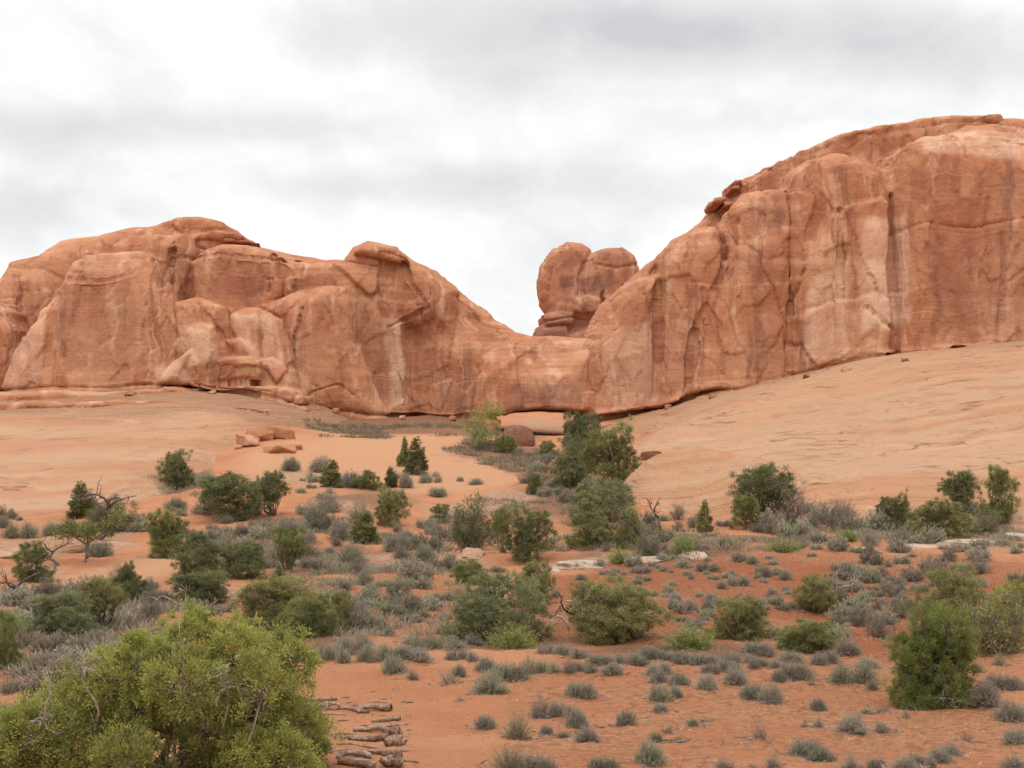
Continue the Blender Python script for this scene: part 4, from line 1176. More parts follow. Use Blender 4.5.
# small bare trees
def bare_tree(px, py, seed, h, spread, n, rad, mat, name, label, lean=0., leaf=None, rz=0., sub=3):
    x, y, z = hit(px, py)
    tr, ends = gnarled(seed, h, spread, n, rad, sub, None, lean)
    e = link(name, None, None, None, (x, y, z))
    e.rotation_euler = (0, 0, rz)
    tag(e, label, 'dead tree' if leaf is None else 'tree')
    link('trunk', tr.mesh('trunk', True, mat), None, e)
    if leaf:
        fo = MB(); rg = np.random.default_rng(seed + 1)
        for q in ends:
            m = 260
            o = rg.normal(size=(m, 3))
            fo.leaves(q + o * h * .085, unit(o + [0, 0, .5]), .11 * rg.uniform(.6, 1.4, m), .045, np.clip(.4 + rg.normal(size=m) * .15, 0, 1), rg)
        c = link('crown', fo.mesh('crown', False, LEAF), None, e); c.color = (*leaf, 1)


bare_tree(98, 540, 11, 2.0, 1.4, 4, .16, DARKWOOD, 'gnarled_tree', 'gnarled dark dead tree sprawling over the slickrock ledge', .15)
bare_tree(82, 562, 12, 1.4, .75, 3, .09, BARK, 'juniper', 'tiny twisted juniper on a bare crooked trunk over a fallen limb', .15, MDG)
bare_tree(60, 566, 13, 1.1, .6, 2, .06, DARKWOOD, 'dead_limb', 'forked dark dead limb beside the tiny twisted juniper', -.3)
bare_tree(672, 542, 14, 2.2, .7, 2, .09, DARKWOOD, 'snag', 'leaning black snag among grey brush below the slickrock', -.25)
bare_tree(655, 548, 15, 1.0, 1.3, 3, .07, DARKWOOD, 'fallen_snag', 'low sprawling black limb lying beside the leaning snag', -.6)
bare_tree(851, 606, 16, 1.25, .5, 3, .035, DEAD, 'dead_sapling', 'thin bleached dead sapling on the red slope', .05)
bare_tree(697, 646, 17, .75, .4, 2, .025, DEAD, 'dead_sapling', 'small bleached dead sapling before the rounded olive juniper', .05)
bare_tree(20, 606, 18, 1.2, .7, 3, .06, DARKWOOD, 'dead_limb', 'dark dead branch over the wide grey green juniper mound', -.1)
bare_tree(598, 640, 19, 1.35, .7, 2, .06, DARKWOOD, 'dead_limb', 'arched black dead limb at the side of the domed juniper', -.35)
bare_tree(570, 630, 21, .7, .9, 2, .035, DEAD, 'dead_limb', 'pale bleached limb lying between the blue green and domed junipers', -.5)

# ------------------------------------------------------------------ sagebrush and blackbrush
def sg(kind, i):
    if kind == 'S':
        i %= 5
        return proto(('S', i), lambda: [('stems', (t := low_shrub(100 + i, .5, .46, 300, 17, .042, .30, 1, .6))[0]), ('foliage', t[1])]), (1.02, .47)
    if kind == 'W':      # wide, of several heads
        i %= 3
        return proto(('W', i), lambda: [('stems', (t := low_shrub(120 + i, .5, .46, 320, 16, .042, .30, 2 + i % 2, .6))[0]), ('foliage', t[1])]), ((1.55, 2.1, 1.55)[i], .47)
    if kind == 'P':      # pale straggly
        i %= 2
        return proto(('P', i), lambda: [('stems', (t := low_shrub(130 + i, .5, .62, 210, 13, .05, .20, 1, 1.0, airy=True))[0]), ('foliage', t[1])]), (1.05, .66)
    if kind == 'D':      # nearly bare
        i %= 2
        return proto(('D', i), lambda: [('stems', (t := low_shrub(140 + i, .5, .45, 90, 9, .05, .28, 1, .6, .45, airy=True))[0]), ('foliage', t[1])]), (1.05, .5)
    if kind == 'K':      # wiry, twigs only
        i %= 3
        return proto(('B', i), lambda: [('branches', (t := bare_shrub(70 + i, 1.0, 1.3, 34, 16, 10, .022, .15, leafy=[0, .25, .1][i], leaf=.08))[0]), ('foliage', t[1])]), (2.2, 1.45)
    if kind == 'F':      # far, light mesh
        i %= 4
        return proto(('F', i), lambda: [('stems', (t := low_shrub(150 + i, .5, .46, 130, 12, .075, .36, 1 + i % 2, .6))[0]), ('foliage', t[1])]), ((1.02, 1.5, 1.02, 1.5)[i], .47)


SHR = []      # px, py, width, height, kind, colour
for row in """
394,673,27,23,S,s 413,680,16,14,P,t 450,684,28,20,D,s 459,676,16,16,S,g 490,694,38,30,S,s 512,682,46,28,W,s 541,674,42,22,W,s 486,670,24,18,S,g 461,701,9,6,D,t 485,728,24,20,S,g 517,740,36,36,P,p
546,734,16,13,S,g 556,718,52,26,W,g 577,727,24,22,S,g 563,737,20,10,P,t 512,770,50,32,P,p 541,774,46,28,W,g 583,699,38,26,W,g 580,673,36,18,W,g 613,675,24,17,S,g 642,665,18,10,S,g
660,674,30,16,W,g 690,664,42,18,W,g 659,683,22,17,S,g 679,685,24,17,S,g 660,701,26,22,S,s 676,698,16,17,S,g 661,711,18,11,S,g 626,725,24,22,S,g 587,742,26,21,S,g 650,764,34,29,S,s 656,742,16,14,S,s
606,770,38,20,W,s 693,726,13,11,S,s 707,722,10,7,D,t 668,734,14,13,D,b 679,743,14,11,D,t 760,738,22,19,D,b 725,770,24,16,P,g 755,774,22,13,P,t 773,768,22,17,P,g
707,689,22,20,S,g 736,684,26,22,S,g 730,672,32,18,W,g 711,673,22,14,S,g 752,699,28,22,S,g 771,703,26,24,S,g 779,682,18,17,S,g
797,680,42,27,W,g 811,686,13,9,D,t 854,683,46,27,W,s 873,690,18,14,P,t 818,710,20,17,S,g 819,728,14,14,P,g 804,727,8,10,D,t 852,734,34,26,S,g 866,714,14,9,S,g 882,713,18,13,D,t 882,733,16,15,S,g 897,732,6,8,D,t
806,756,38,25,S,g 821,761,30,21,S,s 852,771,26,20,P,g 876,768,22,15,S,g 905,772,28,22,S,g 921,766,30,20,W,g 940,762,26,20,S,g 951,754,22,14,S,g 967,741,20,15,D,b 906,718,15,12,D,b
984,706,38,34,S,g 1006,690,48,23,W,g 1012,722,36,27,S,g 1015,743,28,21,S,g 1014,772,28,22,S,g 1000,666,22,16,P,p 978,672,18,14,P,p
272,660,36,28,W,s 300,662,42,26,W,s 330,661,40,28,W,s 355,654,40,26,W,g 376,662,38,24,W,s 402,658,30,18,S,s 420,661,26,16,S,g 436,650,60,20,W,s 462,660,34,18,W,g 474,644,22,14,S,g
562,656,54,18,W,g 602,665,38,16,W,g 628,664,34,14,W,g 650,658,30,17,S,g 676,662,40,15,W,g 706,664,36,16,W,g 738,664,36,18,W,g 764,668,34,16,W,g 760,655,40,19,W,g 790,663,30,16,S,g 826,664,34,18,W,g 848,654,28,20,S,t 868,668,24,14,S,g
673,609,15,14,S,g 676,600,14,10,S,g 712,601,16,10,S,g 708,611,16,15,S,g 699,571,9,8,S,g 691,580,8,7,S,g 722,588,12,10,S,g 765,577,15,14,S,g 752,564,15,12,S,s 683,622,22,10,W,g 671,573,7,5,S,g 699,624,13,9,S,s
692,637,15,13,S,g 747,601,12,9,S,g 762,610,17,14,S,g 785,580,15,14,S,g 772,596,14,11,S,g 732,575,10,8,S,g 640,570,8,7,S,g 618,583,12,8,S,g 634,573,10,8,S,g 583,600,10,10,S,g 555,598,12,12,S,g 581,580,13,9,S,g
45,672,48,26,S,t 70,668,44,26,S,g 30,646,34,20,W,t 80,650,40,18,P,t 20,692,40,20,W,g 12,716,34,18,W,g 96,640,24,14,S,t 160,602,28,18,W,t 232,652,24,14,S,t 226,612,24,12,W,g 262,656,18,12,S,t
320,472,23,20,S,s 291,471,21,18,S,s 351,487,28,20,S,g 406,488,16,20,S,g 430,483,24,14,W,s 438,497,22,13,S,s 476,485,16,9,S,g 207,486,22,18,S,s 60,534,34,18,W,s 20,538,34,20,W,s 176,510,24,17,S,s 100,556,30,22,S,s 4,528,16,16,S,g
425,561,22,22,S,s 400,552,40,24,W,g 340,540,24,26,S,g 443,600,26,11,W,g 424,617,14,8,S,g 440,606,12,7,S,g 497,572,22,8,S,t 470,600,14,9,S,g 415,600,10,6,S,g
""".split():
    a_ = row.split(',')
    SHR.append((float(a_[0]), float(a_[1]), float(a_[2]), float(a_[3]), a_[4], a_[5]))
CO = {'s': GRS, 'g': GRY, 't': BRG, 'p': STR, 'b': (0.20, 0.17, 0.15)}
rnd = random.Random(77)
taken = [(s[0], s[1], s[2]) for s in SHR] + [(t[0], t[1] - 4, t[2] * .7) for t in TREES if t[4]]


def ok_at(px, py, wpx):
    for (a, b, c) in taken[-700:]:
        if abs(px - a) < .25 * (wpx + c) and abs(py - b) < .10 * (wpx + c): return False
    return True


def inside(px, py, poly):
    r = False
    for (ax, ay), (bx_, by_) in zip(poly, poly[1:] + poly[:1]):
        if (ay > py) != (by_ > py) and px < (bx_ - ax) * (py - ay) / (by_ - ay) + ax: r = not r
    return r


def scatter(poly, n, w0, w1, cols, kinds='FFF'):
    x0, x1 = min(p[0] for p in poly), max(p[0] for p in poly)
    y0_, y1_ = min(p[1] for p in poly), max(p[1] for p in poly)
    got = 0
    for _ in range(n * 14):
        if got >= n: break
        px, py = rnd.uniform(x0, x1), rnd.uniform(y0_, y1_)
        if not inside(px, py, poly): continue
        wpx = rnd.uniform(w0, w1) ** 1.0 * (0.55 + .75 * (py - 480) / 160)
        if rnd.random() < .3: wpx *= .6
        if not ok_at(px, py, wpx): continue
        SHR.append((px, py, wpx, wpx * rnd.uniform(.42, .68), rnd.choice(kinds), rnd.choice(cols)))
        taken.append((px, py, wpx)); got += 1


def cluster(poly, n, per, w0, w1, cols, kinds):
    """brush grows in patches: a few neighbours round each patch centre"""
    x0, x1 = min(p[0] for p in poly), max(p[0] for p in poly)
    ya, yb = min(p[1] for p in poly), max(p[1] for p in poly)
    got = 0
    while got < n:
        cx, cy = rnd.uniform(x0, x1), rnd.uniform(ya, yb)
        if not inside(cx, cy, poly): continue
        cc = rnd.choice(cols)
        for _ in range(rnd.randint(1, per)):
            px, py = cx + rnd.gauss(0, 17), cy + rnd.gauss(0, 5)
            sc = .55 + .75 * (py - 480) / 160
            wpx = rnd.uniform(w0, w1) * sc * rnd.choice((.6, .8, 1, 1, 1.25))
            if inside(px, py, poly) and ok_at(px, py, wpx):
                k_ = rnd.choice(kinds)
                SHR.append((px, py, wpx, wpx * (rnd.uniform(.6, .85) if k_ in 'KP' else rnd.uniform(.42, .66)), k_, cc if rnd.random() < .7 else rnd.choice(cols)))
                taken.append((px, py, wpx))
            got += 1


cluster([(800, 548), (1024, 545), (1024, 600), (925, 600), (880, 640), (820, 640), (790, 600)], 150, 4, 14, 30, 'ggggst', 'FFFFK')
cluster([(560, 566), (700, 555), (800, 550), (800, 640), (700, 640), (660, 600)], 110, 2, 9, 22, 'ggs', 'FFFF')
cluster([(300, 560), (460, 590), (460, 645), (320, 650), (300, 590)], 70, 4, 14, 32, 'ggsst', 'FFFK')
cluster([(260, 500), (460, 530), (460, 580), (330, 580), (200, 560), (200, 525)], 100, 5, 18, 42, 'sgtst', 'FFKFP')
cluster([(0, 575), (100, 580), (230, 590), (230, 600), (100, 690), (0, 690)], 84, 5, 16, 38, 'sggtt', 'FFFK')
cluster([(560, 540), (700, 512), (1024, 515), (1024, 545), (760, 552), (620, 558)], 150, 5, 18, 44, 'gsgstg', 'FFKFP')
cluster([(470, 440), (560, 455), (600, 500), (620, 520), (540, 500), (520, 470)], 54, 4, 18, 38, 'sgst', 'FFK')
cluster([(0, 515), (70, 522), (200, 510), (260, 520), (200, 540), (130, 545), (0, 545)], 26, 3, 16, 36, 'sgt', 'FFK')
cluster([(290, 470), (470, 475), (470, 500), (300, 500)], 22, 3, 16, 34, 'sgs', 'FFP')
n_of = {c: sum(1 for s in SHR if s[5] == c) for c in 'sgtpb'}
while max(n_of.values()) > 296:                       # keep the largest of each kind
    c = max(n_of, key=n_of.get)
    SHR.remove(min((s for s in SHR if s[5] == c), key=lambda s: s[2])); n_of[c] -= 1

# landmarks with names one can find; every shrub is named from the one next to it
LM = [('the pointed juniper at the slickrock toe', 82, 512), ('the sandy mound juniper', 180, 480), ('the two headed dark juniper', 240, 510), ('the orange slope junipers', 180, 565), ('the crooked trunk juniper', 289, 565), ('the dune sagebrush pair', 305, 465),
      ('the dark cone juniper on the dune', 417, 468), ('the loose tall olive juniper', 391, 515), ('the dead grey thicket', 472, 540), ('the dense flat based juniper', 530, 552), ('the airy light green shrub', 483, 445), ('the gully junipers', 600, 470),
      ('the broad loose juniper', 600, 535), ('the black snag', 668, 535), ('the brown bare dome shrub', 790, 522), ('the blunt dark juniper', 897, 525), ('the two taller slickrock junipers', 980, 515), ('the pale forked trunks', 96, 620),
      ('the biggest juniper', 250, 690), ('the yellow green thicket', 285, 615), ('the round juniper by the wash', 467, 575), ('the blue green juniper', 500, 625), ('the broad domed juniper', 615, 625), ('the rounded olive juniper', 738, 630),
      ('the thin dead sapling', 851, 598), ('the low spiky juniper', 812, 642), ('the big upright juniper', 931, 690), ('the grey bare thicket', 995, 640), ('the driftwood logs', 370, 730), ('the white rock ledge', 600, 560), ('the long white ledge', 960, 545)]
SZ = ((9, 'tiny'), (15, 'small'), (23, 'mid sized'), (33, 'stout'), (99, 'big'))
KN = {'S': 'rounded', 'W': 'long', 'P': 'straggly', 'D': 'sparse', 'F': 'domed', 'K': 'wiry'}
CN = {'s': 'grey green sagebrush', 'g': 'grey blackbrush', 't': 'brownish shrub', 'p': 'pale straw coloured shrub', 'b': 'dead grey shrub'}
ORD = ['first', 'second', 'third', 'fourth', 'fifth', 'sixth', 'seventh', 'eighth', 'ninth', 'tenth', 'eleventh', 'twelfth', 'thirteenth', 'fourteenth', 'fifteenth', 'sixteenth', 'seventeenth', 'eighteenth', 'nineteenth', 'twentieth']
used = {}
queue = []
SHR.sort(key=lambda s: -s[1])
for i, (px, py, wp, hp, kd, cc) in enumerate(SHR):
    l, lx, ly = min(LM, key=lambda m: math.hypot(px - m[1], (py - m[2]) * 2.2))
    dx, dy = px - lx, (py - ly) * 2.2
    rel = 'in front of' if dy > abs(dx) * .8 else 'behind' if dy < -abs(dx) * .8 else 'beside'
    sz = next(n for s, n in SZ if wp <= s)
    key = f'{sz} {KN[kd]} {CN[cc]} {rel} {l}'
    if len(key.split()) > 15: key = f'{sz} {CN[cc]} {rel} {l}'
    used.setdefault(key, []).append((math.hypot(dx, dy), i))
lab = {}
for key, v in used.items():
    v.sort()
    for n, (_, i) in enumerate(v):
        lab[i] = key if len(v) == 1 else f'{ORD[min(n, 19)]} {key}'
for i, (px, py, wp, hp, kd, cc) in enumerate(SHR):
    parts, ref = sg(kd, i)
    v = rnd.uniform(.88, 1.14)
    base = CO[cc]
    nm = {'s': 'sagebrush', 'g': 'blackbrush', 't': 'desert_shrub', 'p': 'straw_shrub', 'b': 'dead_shrub'}[cc]
    grp = {'s': 'sagebrush across the valley floor', 'g': 'blackbrush on the red sand', 't': 'brownish shrubs among the sagebrush', 'p': 'pale straw shrubs', 'b': 'dead shrubs'}[cc]
    rz = rnd.uniform(-.35, .35) if kd == 'W' or (kd == 'F' and i % 2) else rnd.random() * 6.28
    place(px, py, wp * (1.1 if kd in 'SWF' else 1), hp * (.88 if kd in 'SW' else 1), None, parts, ref, nm, tuple(c * v for c in base), lab[i], 'shrub', grp, rz)

# ------------------------------------------------------------------ logs on the sand
def log(name, px, py, pts, r0, r1, seed, label, forks=(), cat='log', mat=None):
    """a weathered log: crooked tapering wood with splits and stubs; pts are metres along (x) and across (y) from where it lies"""
    x, y, z = hit(px, py)
    rng = np.random.default_rng(seed)
    m = MB()

    th = rng.uniform(-.5, .5)

    def limb(pp, ra, rb):
        pp = np.array(pp, float)
        pp = np.stack([pp[:, 0] * math.cos(th) - pp[:, 1] * math.sin(th), pp[:, 0] * math.sin(th) + pp[:, 1] * math.cos(th), pp[:, 2]], 1)
        t = np.linspace(0, 1, len(pp)); tt = np.linspace(0, 1, 22)
        c = np.stack([np.interp(tt, t, pp[:, k]) for k in range(3)], 1)
        for _ in range(2): c[1:-1] = (c[:-2] + 2 * c[1:-1] + c[2:]) / 4
        c += np.stack([fbm(tt * 5 + seed * 3 + k * 9, 0, 0, seed + k, 3) for k in range(3)], 1) * ra * .7
        rr = np.interp(tt, [0, 1], [ra, rb]) * (1 + .28 * fbm(tt * 9, seed, 0, seed + 5, 3))
        for k in range(len(c)):
            c[k, 2] = c[k, 2] * .55 + zg(x + c[k, 0], y + c[k, 1]) - z
        m.tube(c, rr, 9)
        for _ in range(3):                       # stubs and splinters
            k = rng.integers(3, 20)
            d = unit(rng.normal(size=3) + [0, -.2, .5])
            m.tube(curve(c[k], c[k] + d * ra * rng.uniform(1.4, 2.6), rng, .1, 4), np.linspace(ra * .3, ra * .08, 4), 5)
    limb(pts, r0 * .68, r1 * .68)
    for f_ in forks: limb(f_[0], f_[1] * .68, f_[2] * .68)
    V = np.concatenate(m.V)
    V += .22 * r0 * fbm(V[:, 0:1] * 6, V[:, 1:2] * 26, V[:, 2:3] * 26, seed, 3)
    m.V = [V]; m.T = [np.concatenate(m.T)]; m.Q = [np.concatenate(m.Q)]
    o = link(name, m.mesh(name, True), mat or LOGW, None, (x, y, z))
    tag(o, label, cat, 'weathered logs lying on the sand')
    return o


LOGW, lt_ = new_mat('weathered_log')
co = lt_.n('ShaderNodeTexCoord').outputs['Object']
g1 = lt_.noise(lt_.vmul(co, (3, 24, 24)), 1.5, 5, .7)
lc = lt_.ramp(g1, [(.30, (0.07, 0.04, 0.03)), (.43, (0.20, 0.12, 0.08)), (.55, (0.34, 0.23, 0.16)), (.72, (0.52, 0.41, 0.31))])
lr = lt_.n('ShaderNodeObjectInfo').outputs['Random']
lc = lt_.mix(lt_.sstep(lr, .35, 1.0, 0, .55), lc, lt_.mix(lt_.sstep(g1, .4, .6), (0.22, 0.17, 0.14), (0.52, 0.45, 0.38)))
lc = lt_.mix(lt_.sstep(lt_.noise(co, 5, 4, .7), .46, .6, 0, .75), lc, (0.15, 0.07, 0.045))
finish(lt_, lc, .9, g1, .03, 1.0)
u = .0107    # metres per picture pixel where the logs lie
log('log', 318, 703, [(-.2, 0, .06), (0, .05, .07), (.2, 0, .05), (.3, -.06, .03)], .05, .03, 1, 'short dark log farthest back, behind a thin dry bush')
log('log', 329, 708, [(-.12, -.05, .05), (0, 0, .10), (.1, .03, .12), (.16, 0, .04)], .05, .03, 2, 'stubby pale forked log end with a bleached stump', [([(0, 0, .1), (.0, -.16, .03)], .045, .03)])
log('log', 352, 712, [(-.45, -.05, .03), (-.1, 0, .04), (.15, .03, .05), (.28, .02, .05)], .035, .045, 3, 'long thin stick lying behind the pale peeled log')
log('log', 372, 712, [(-.25, -.04, .05), (-.1, .10, .08), (.05, .06, .10), (.22, -.08, .09), (.27, -.10, .08)], .045, .085, 4, 'pale peeled log with a jagged broken end', [([(.2, -.06, .09), (.3, -.02, .16)], .04, .02)])
log('log', 386, 722, [(-.22, .04, .04), (0, .02, .05), (.12, 0, .06), (.2, -.06, .05)], .03, .055, 5, 'small grey log just in front of the pale peeled one')
log('log', 342, 722, [(-.07, 0, .02), (.02, .01, .03), (.09, .05, .03)], .02, .018, 6, 'little bleached chip of wood lying alone')
log('log', 375, 733, [(-.30, -.03, .05), (-.08, .05, .08), (.08, .05, .11), (.16, -.08, .10), (.15, -.22, .07)], .04, .07, 7, 'curved grey log bending down to a thick root end', [([(.15, -.2, .08), (.32, -.22, .09)], .07, .10)])
log('log', 368, 741, [(-.36, -.02, .05), (-.15, 0, .06), (.1, -.06, .07), (.28, -.04, .09)], .035, .08, 8, 'dark thick log running into the root end', [([(-.2, -.1, .03), (0, -.08, .05), (.14, -.1, .06)], .025, .05)])
log('log', 393, 746, [(-.08, 0, .06), (0, -.02, .10), (.10, .06, .15)], .09, .045, 9, 'upturned dark root stump at the end of the thick logs', [([(0, 0, .08), (.03, -.12, .03)], .08, .05), ([(0, 0, .08), (.14, -.02, .05)], .05, .02)])
log('log', 355, 757, [(-.24, -.05, .04), (-.08, .02, .07), (.1, .0, .07), (.18, -.02, .05)], .045, .06, 10, 'dark bent log in front of the thick logs')
log('log', 384, 755, [(-.2, -.04, .05), (0, 0, .06), (.2, .05, .06)], .04, .05, 11, 'pale split log meeting the dark bent one end to end', [([(.0, -.06, .03), (.26, -.02, .04)], .02, .015)])
log('log', 365, 770, [(-.32, 0, .06), (-.1, .03, .08), (.1, .02, .08)], .06, .07, 12, 'thick brown log lowest of the pile at the picture edge')
log('log', 392, 768, [(-.1, 0, .08), (0, .02, .12), (.1, -.02, .09)], .09, .07, 13, 'rough knotted log butt lowest beside the thick brown log')
log('log', 403, 752, [(-.06, 0, .02), (.09, 0, .02)], .014, .01, 14, 'thin loose stick lying out from the root stump')
log('log', 410, 703, [(-.06, -.02, .02), (.05, .02, .025)], .022, .02, 15, 'flat pale sliver of wood alone on the bare sand')

for k, (px, py, L_, lb) in enumerate(((333, 716, .22, 'short dark stick behind the little bleached chip'), (398, 727, .16, 'broken stick beyond the small grey log'), (358, 746, .26, 'thin split stick between the dark thick log and the bent log'), (346, 735, .2, 'loose stick at the juniper end of the curved grey log'),
                                      (404, 762, .18, 'splinter of wood beside the knotted log butt'), (378, 703, .14, 'small chip of wood behind the pale peeled log'), (332, 752, .2, 'broken grey stick close to the biggest juniper'))):
    log('stick', px, py, [(-L_, 0, .015), (0, .02, .03), (L_, .01, .015)], .022, .012, 40 + k, lb, cat='stick')

# ------------------------------------------------------------------ loose rocks
def bedded(name, c0, c1, c2, c3):
    m, pm = new_mat(name)
    ppos = pm.n('ShaderNodeNewGeometry').outputs['Position']
    pn = pm.noise(pm.vmul(ppos, (.8, .8, 7)), 1.5, 5, .65)
    pc = pm.ramp(pn, [(.3, c0), (.5, c1), (.7, c2)])
    pc = pm.mix(pm.sstep(pm.noise(ppos, 2.5, 5, .75), .48, .64, 0, .75), pc, c3)
    finish(m and pm, pc, .92, pn, .12)
    return m


def rock(px, py, wp, hp, dp, seed, name, label, mat=None, group=None, back=0, cat='boulder', sink=.25, rough=.16, pw=5.0, cuts=7):
    x, y, z = hit(px, py)
    if back: x, y = x * (y + back) / y, y + back
    wm, hm = wp * y / FPX, hp * y / FPX
    bm_ = __import__('bmesh').new()
    import bmesh
    bmesh.ops.create_cube(bm_, size=2)
    bmesh.ops.subdivide_edges(bm_, edges=bm_.edges[:], cuts=11, use_grid_fill=True)
    me = bpy.data.meshes.new(name)
    bm_.to_mesh(me); bm_.free()
    n = len(me.vertices)
    V = np.zeros(n * 3, np.float32); me.vertices.foreach_get('co', V); V = V.reshape(-1, 3).astype(float)
    V = V / (np.sum(np.abs(V) ** pw, 1, keepdims=True) ** (1 / pw))
    rg = np.random.default_rng(seed)
    for _ in range(cuts):                             # broken faces
        nrm = unit(rg.normal(size=3) * [1, 1, .7]); k = rg.uniform(.58, .95) if cuts > 7 else rg.uniform(.72, .95)
        dd = V @ nrm - k
        V = V - np.maximum(dd, 0)[:, None] * nrm
    N = unit(V)
    V = V * (1 + rough * fbm(V[:, 0] * 1.4 + seed, V[:, 1] * 1.4, V[:, 2] * 1.4, seed, 4)[:, None])
    V = V * [wm / 2, dp / 2, hm / 2 / (1 - sink)]
    me.vertices.foreach_set('co', V.astype(np.float32).ravel())
    me.polygons.foreach_set('use_smooth', np.ones(len(me.polygons), bool))
    me.update()
    zb = min(z, zg(x, y - dp * .3)) if back == 0 else zg(x, y)
    o = link(name, me, mat or ROCK, None, (x, y, zb + hm / 2 / (1 - sink) * (1 - 2 * sink)))
    o.rotation_euler = (rg.normal() * .06, rg.normal() * .06, rg.normal() * .15)
    tag(o, label, cat, group)
    return o


BROWN = bedded('brown_sandstone', (0.14, 0.065, 0.045), (0.21, 0.095, 0.06), (0.27, 0.13, 0.08), (0.12, 0.06, 0.045))
G_ = 'red boulders heaped at the edge of the slickrock'
rock(247, 446, 28, 14, 1.8, 1, 'boulder', 'tilted red boulder at the near end of the heap', None, G_, cuts=14, pw=9, rough=.08)
rock(262, 441, 30, 15, 2.0, 2, 'boulder', 'red slab boulder standing on edge in the middle of the heap', None, G_, cuts=14, pw=9, rough=.08)
rock(282, 438, 26, 15, 1.8, 3, 'boulder', 'upper red boulder leaning on the back of the heap', None, G_, cuts=14, pw=9, rough=.08)
rock(276, 452, 38, 11, 1.8, 4, 'boulder', 'wide smooth red boulder lowest in the heap, half buried in orange sand', None, G_, cuts=14, pw=9, rough=.08)
rock(252, 438, 14, 10, 1.0, 5, 'boulder', 'small red block wedged between the heaped boulders', None, G_, cuts=14, pw=9, rough=.08)
rock(239, 449, 9, 5, .6, 6, 'boulder', 'small broken red rock fallen below the heap', None, G_, cuts=14, pw=9, rough=.08)
rock(296, 449, 12, 7, .8, 7, 'boulder', 'small red rock at the sandy end of the heap', None, G_, cuts=14, pw=9, rough=.08)
rock(517, 444, 34, 20, 3.0, 8, 'boulder', 'dark brown rounded boulder in front of the arch opening', BROWN, None, sink=.45, pw=2.2)
rock(575, 433, 22, 14, 2.2, 9, 'boulder', 'brown boulder tucked under the wall at the far side of the opening', BROWN, None, sink=.4, pw=2.4)
for k, (px, py, wp, hp, lb) in enumerate(((652, 455, 22, 6, 'long brown rock lip lying on the pale slickrock nose'), (634, 452, 9, 4, 'small brown rock at the end of the rock lip'))):
    rock(px, py, wp, hp, 1.2, 30 + k, 'flat_rock', lb, BROWN, None, cat='rock', sink=.4)

PALE = bedded('white_slickrock', (0.28, 0.18, 0.12), (0.37, 0.285, 0.22), (0.46, 0.385, 0.32), (0.28, 0.15, 0.085))
LEDGE = bedded('buff_slickrock', (0.26, 0.14, 0.08), (0.36, 0.215, 0.135), (0.42, 0.28, 0.19), (0.31, 0.16, 0.085))
for k, (px, py, wp, hp, lb) in enumerate((
        (583, 566, 54, 9, 'thick white ledge block near the dense flat based juniper'), (545, 570, 40, 6, 'low white ledge slab behind the half bare juniper'), (636, 561, 58, 6, 'flat white ledge slab under the grey twiggy shrub'),
        (690, 557, 36, 4, 'thin white slab showing through brush under the light green shrub'), (970, 543, 64, 7, 'longest white slab on the crest of the red slope'), (915, 548, 52, 6, 'white slab with dark dead wood at its end'),
        (1022, 538, 34, 7, 'white slab at the picture edge on the crest'), (16, 598, 40, 12, 'pale grey slab below the cracked slickrock ledge'), (860, 549, 30, 4, 'thin white slab among blackbrush on the crest'))):
    rock(px, py, wp, hp * .5, 1.5, 50 + k, 'flat_rock', lb, PALE, 'white rock slabs along the ledge', cat='rock', sink=.42, rough=.34)
for k, (px, py, wp, hp, lb) in enumerate((
        (40, 556, 110, 14, 'broad cracked slickrock ledge below the gnarled dead tree'), (110, 548, 70, 8, 'smaller slickrock ledge continuing from the cracked one'), (470, 552, 30, 5, 'flat sandstone step beside the dead grey thicket'), (500, 590, 30, 4, 'flat pale rock step by the round juniper'))):
    rock(px, py, wp, hp * .8, 3.0, 70 + k, 'rock_ledge', lb, LEDGE, 'flat sandstone ledges in the sand', cat='rock', sink=.42, rough=.3)

# ------------------------------------------------------------------ what nobody could count: dry brush, grass, litter, stones
def world_poly(pxs):
    return [hit(*p)[:2] for p in pxs]


def sample(poly_px, n, rng):
    P = np.array(world_poly(poly_px))
    lo, hi = P.min(0), P.max(0)
    out = np.zeros((0, 2))
    while len(out) < n:
        q = lo + rng.random((n * 3, 2)) * (hi - lo)
        ins = np.zeros(len(q), bool)
        for (ax, ay), (bx_, by_) in zip(P, np.roll(P, -1, 0)):
            if ay == by_: continue
            ins ^= ((ay > q[:, 1]) != (by_ > q[:, 1])) & (q[:, 0] < (bx_ - ax) * (q[:, 1] - ay) / (by_ - ay) + ax)
        out = np.vstack([out, q[ins]])
    return out[:n]


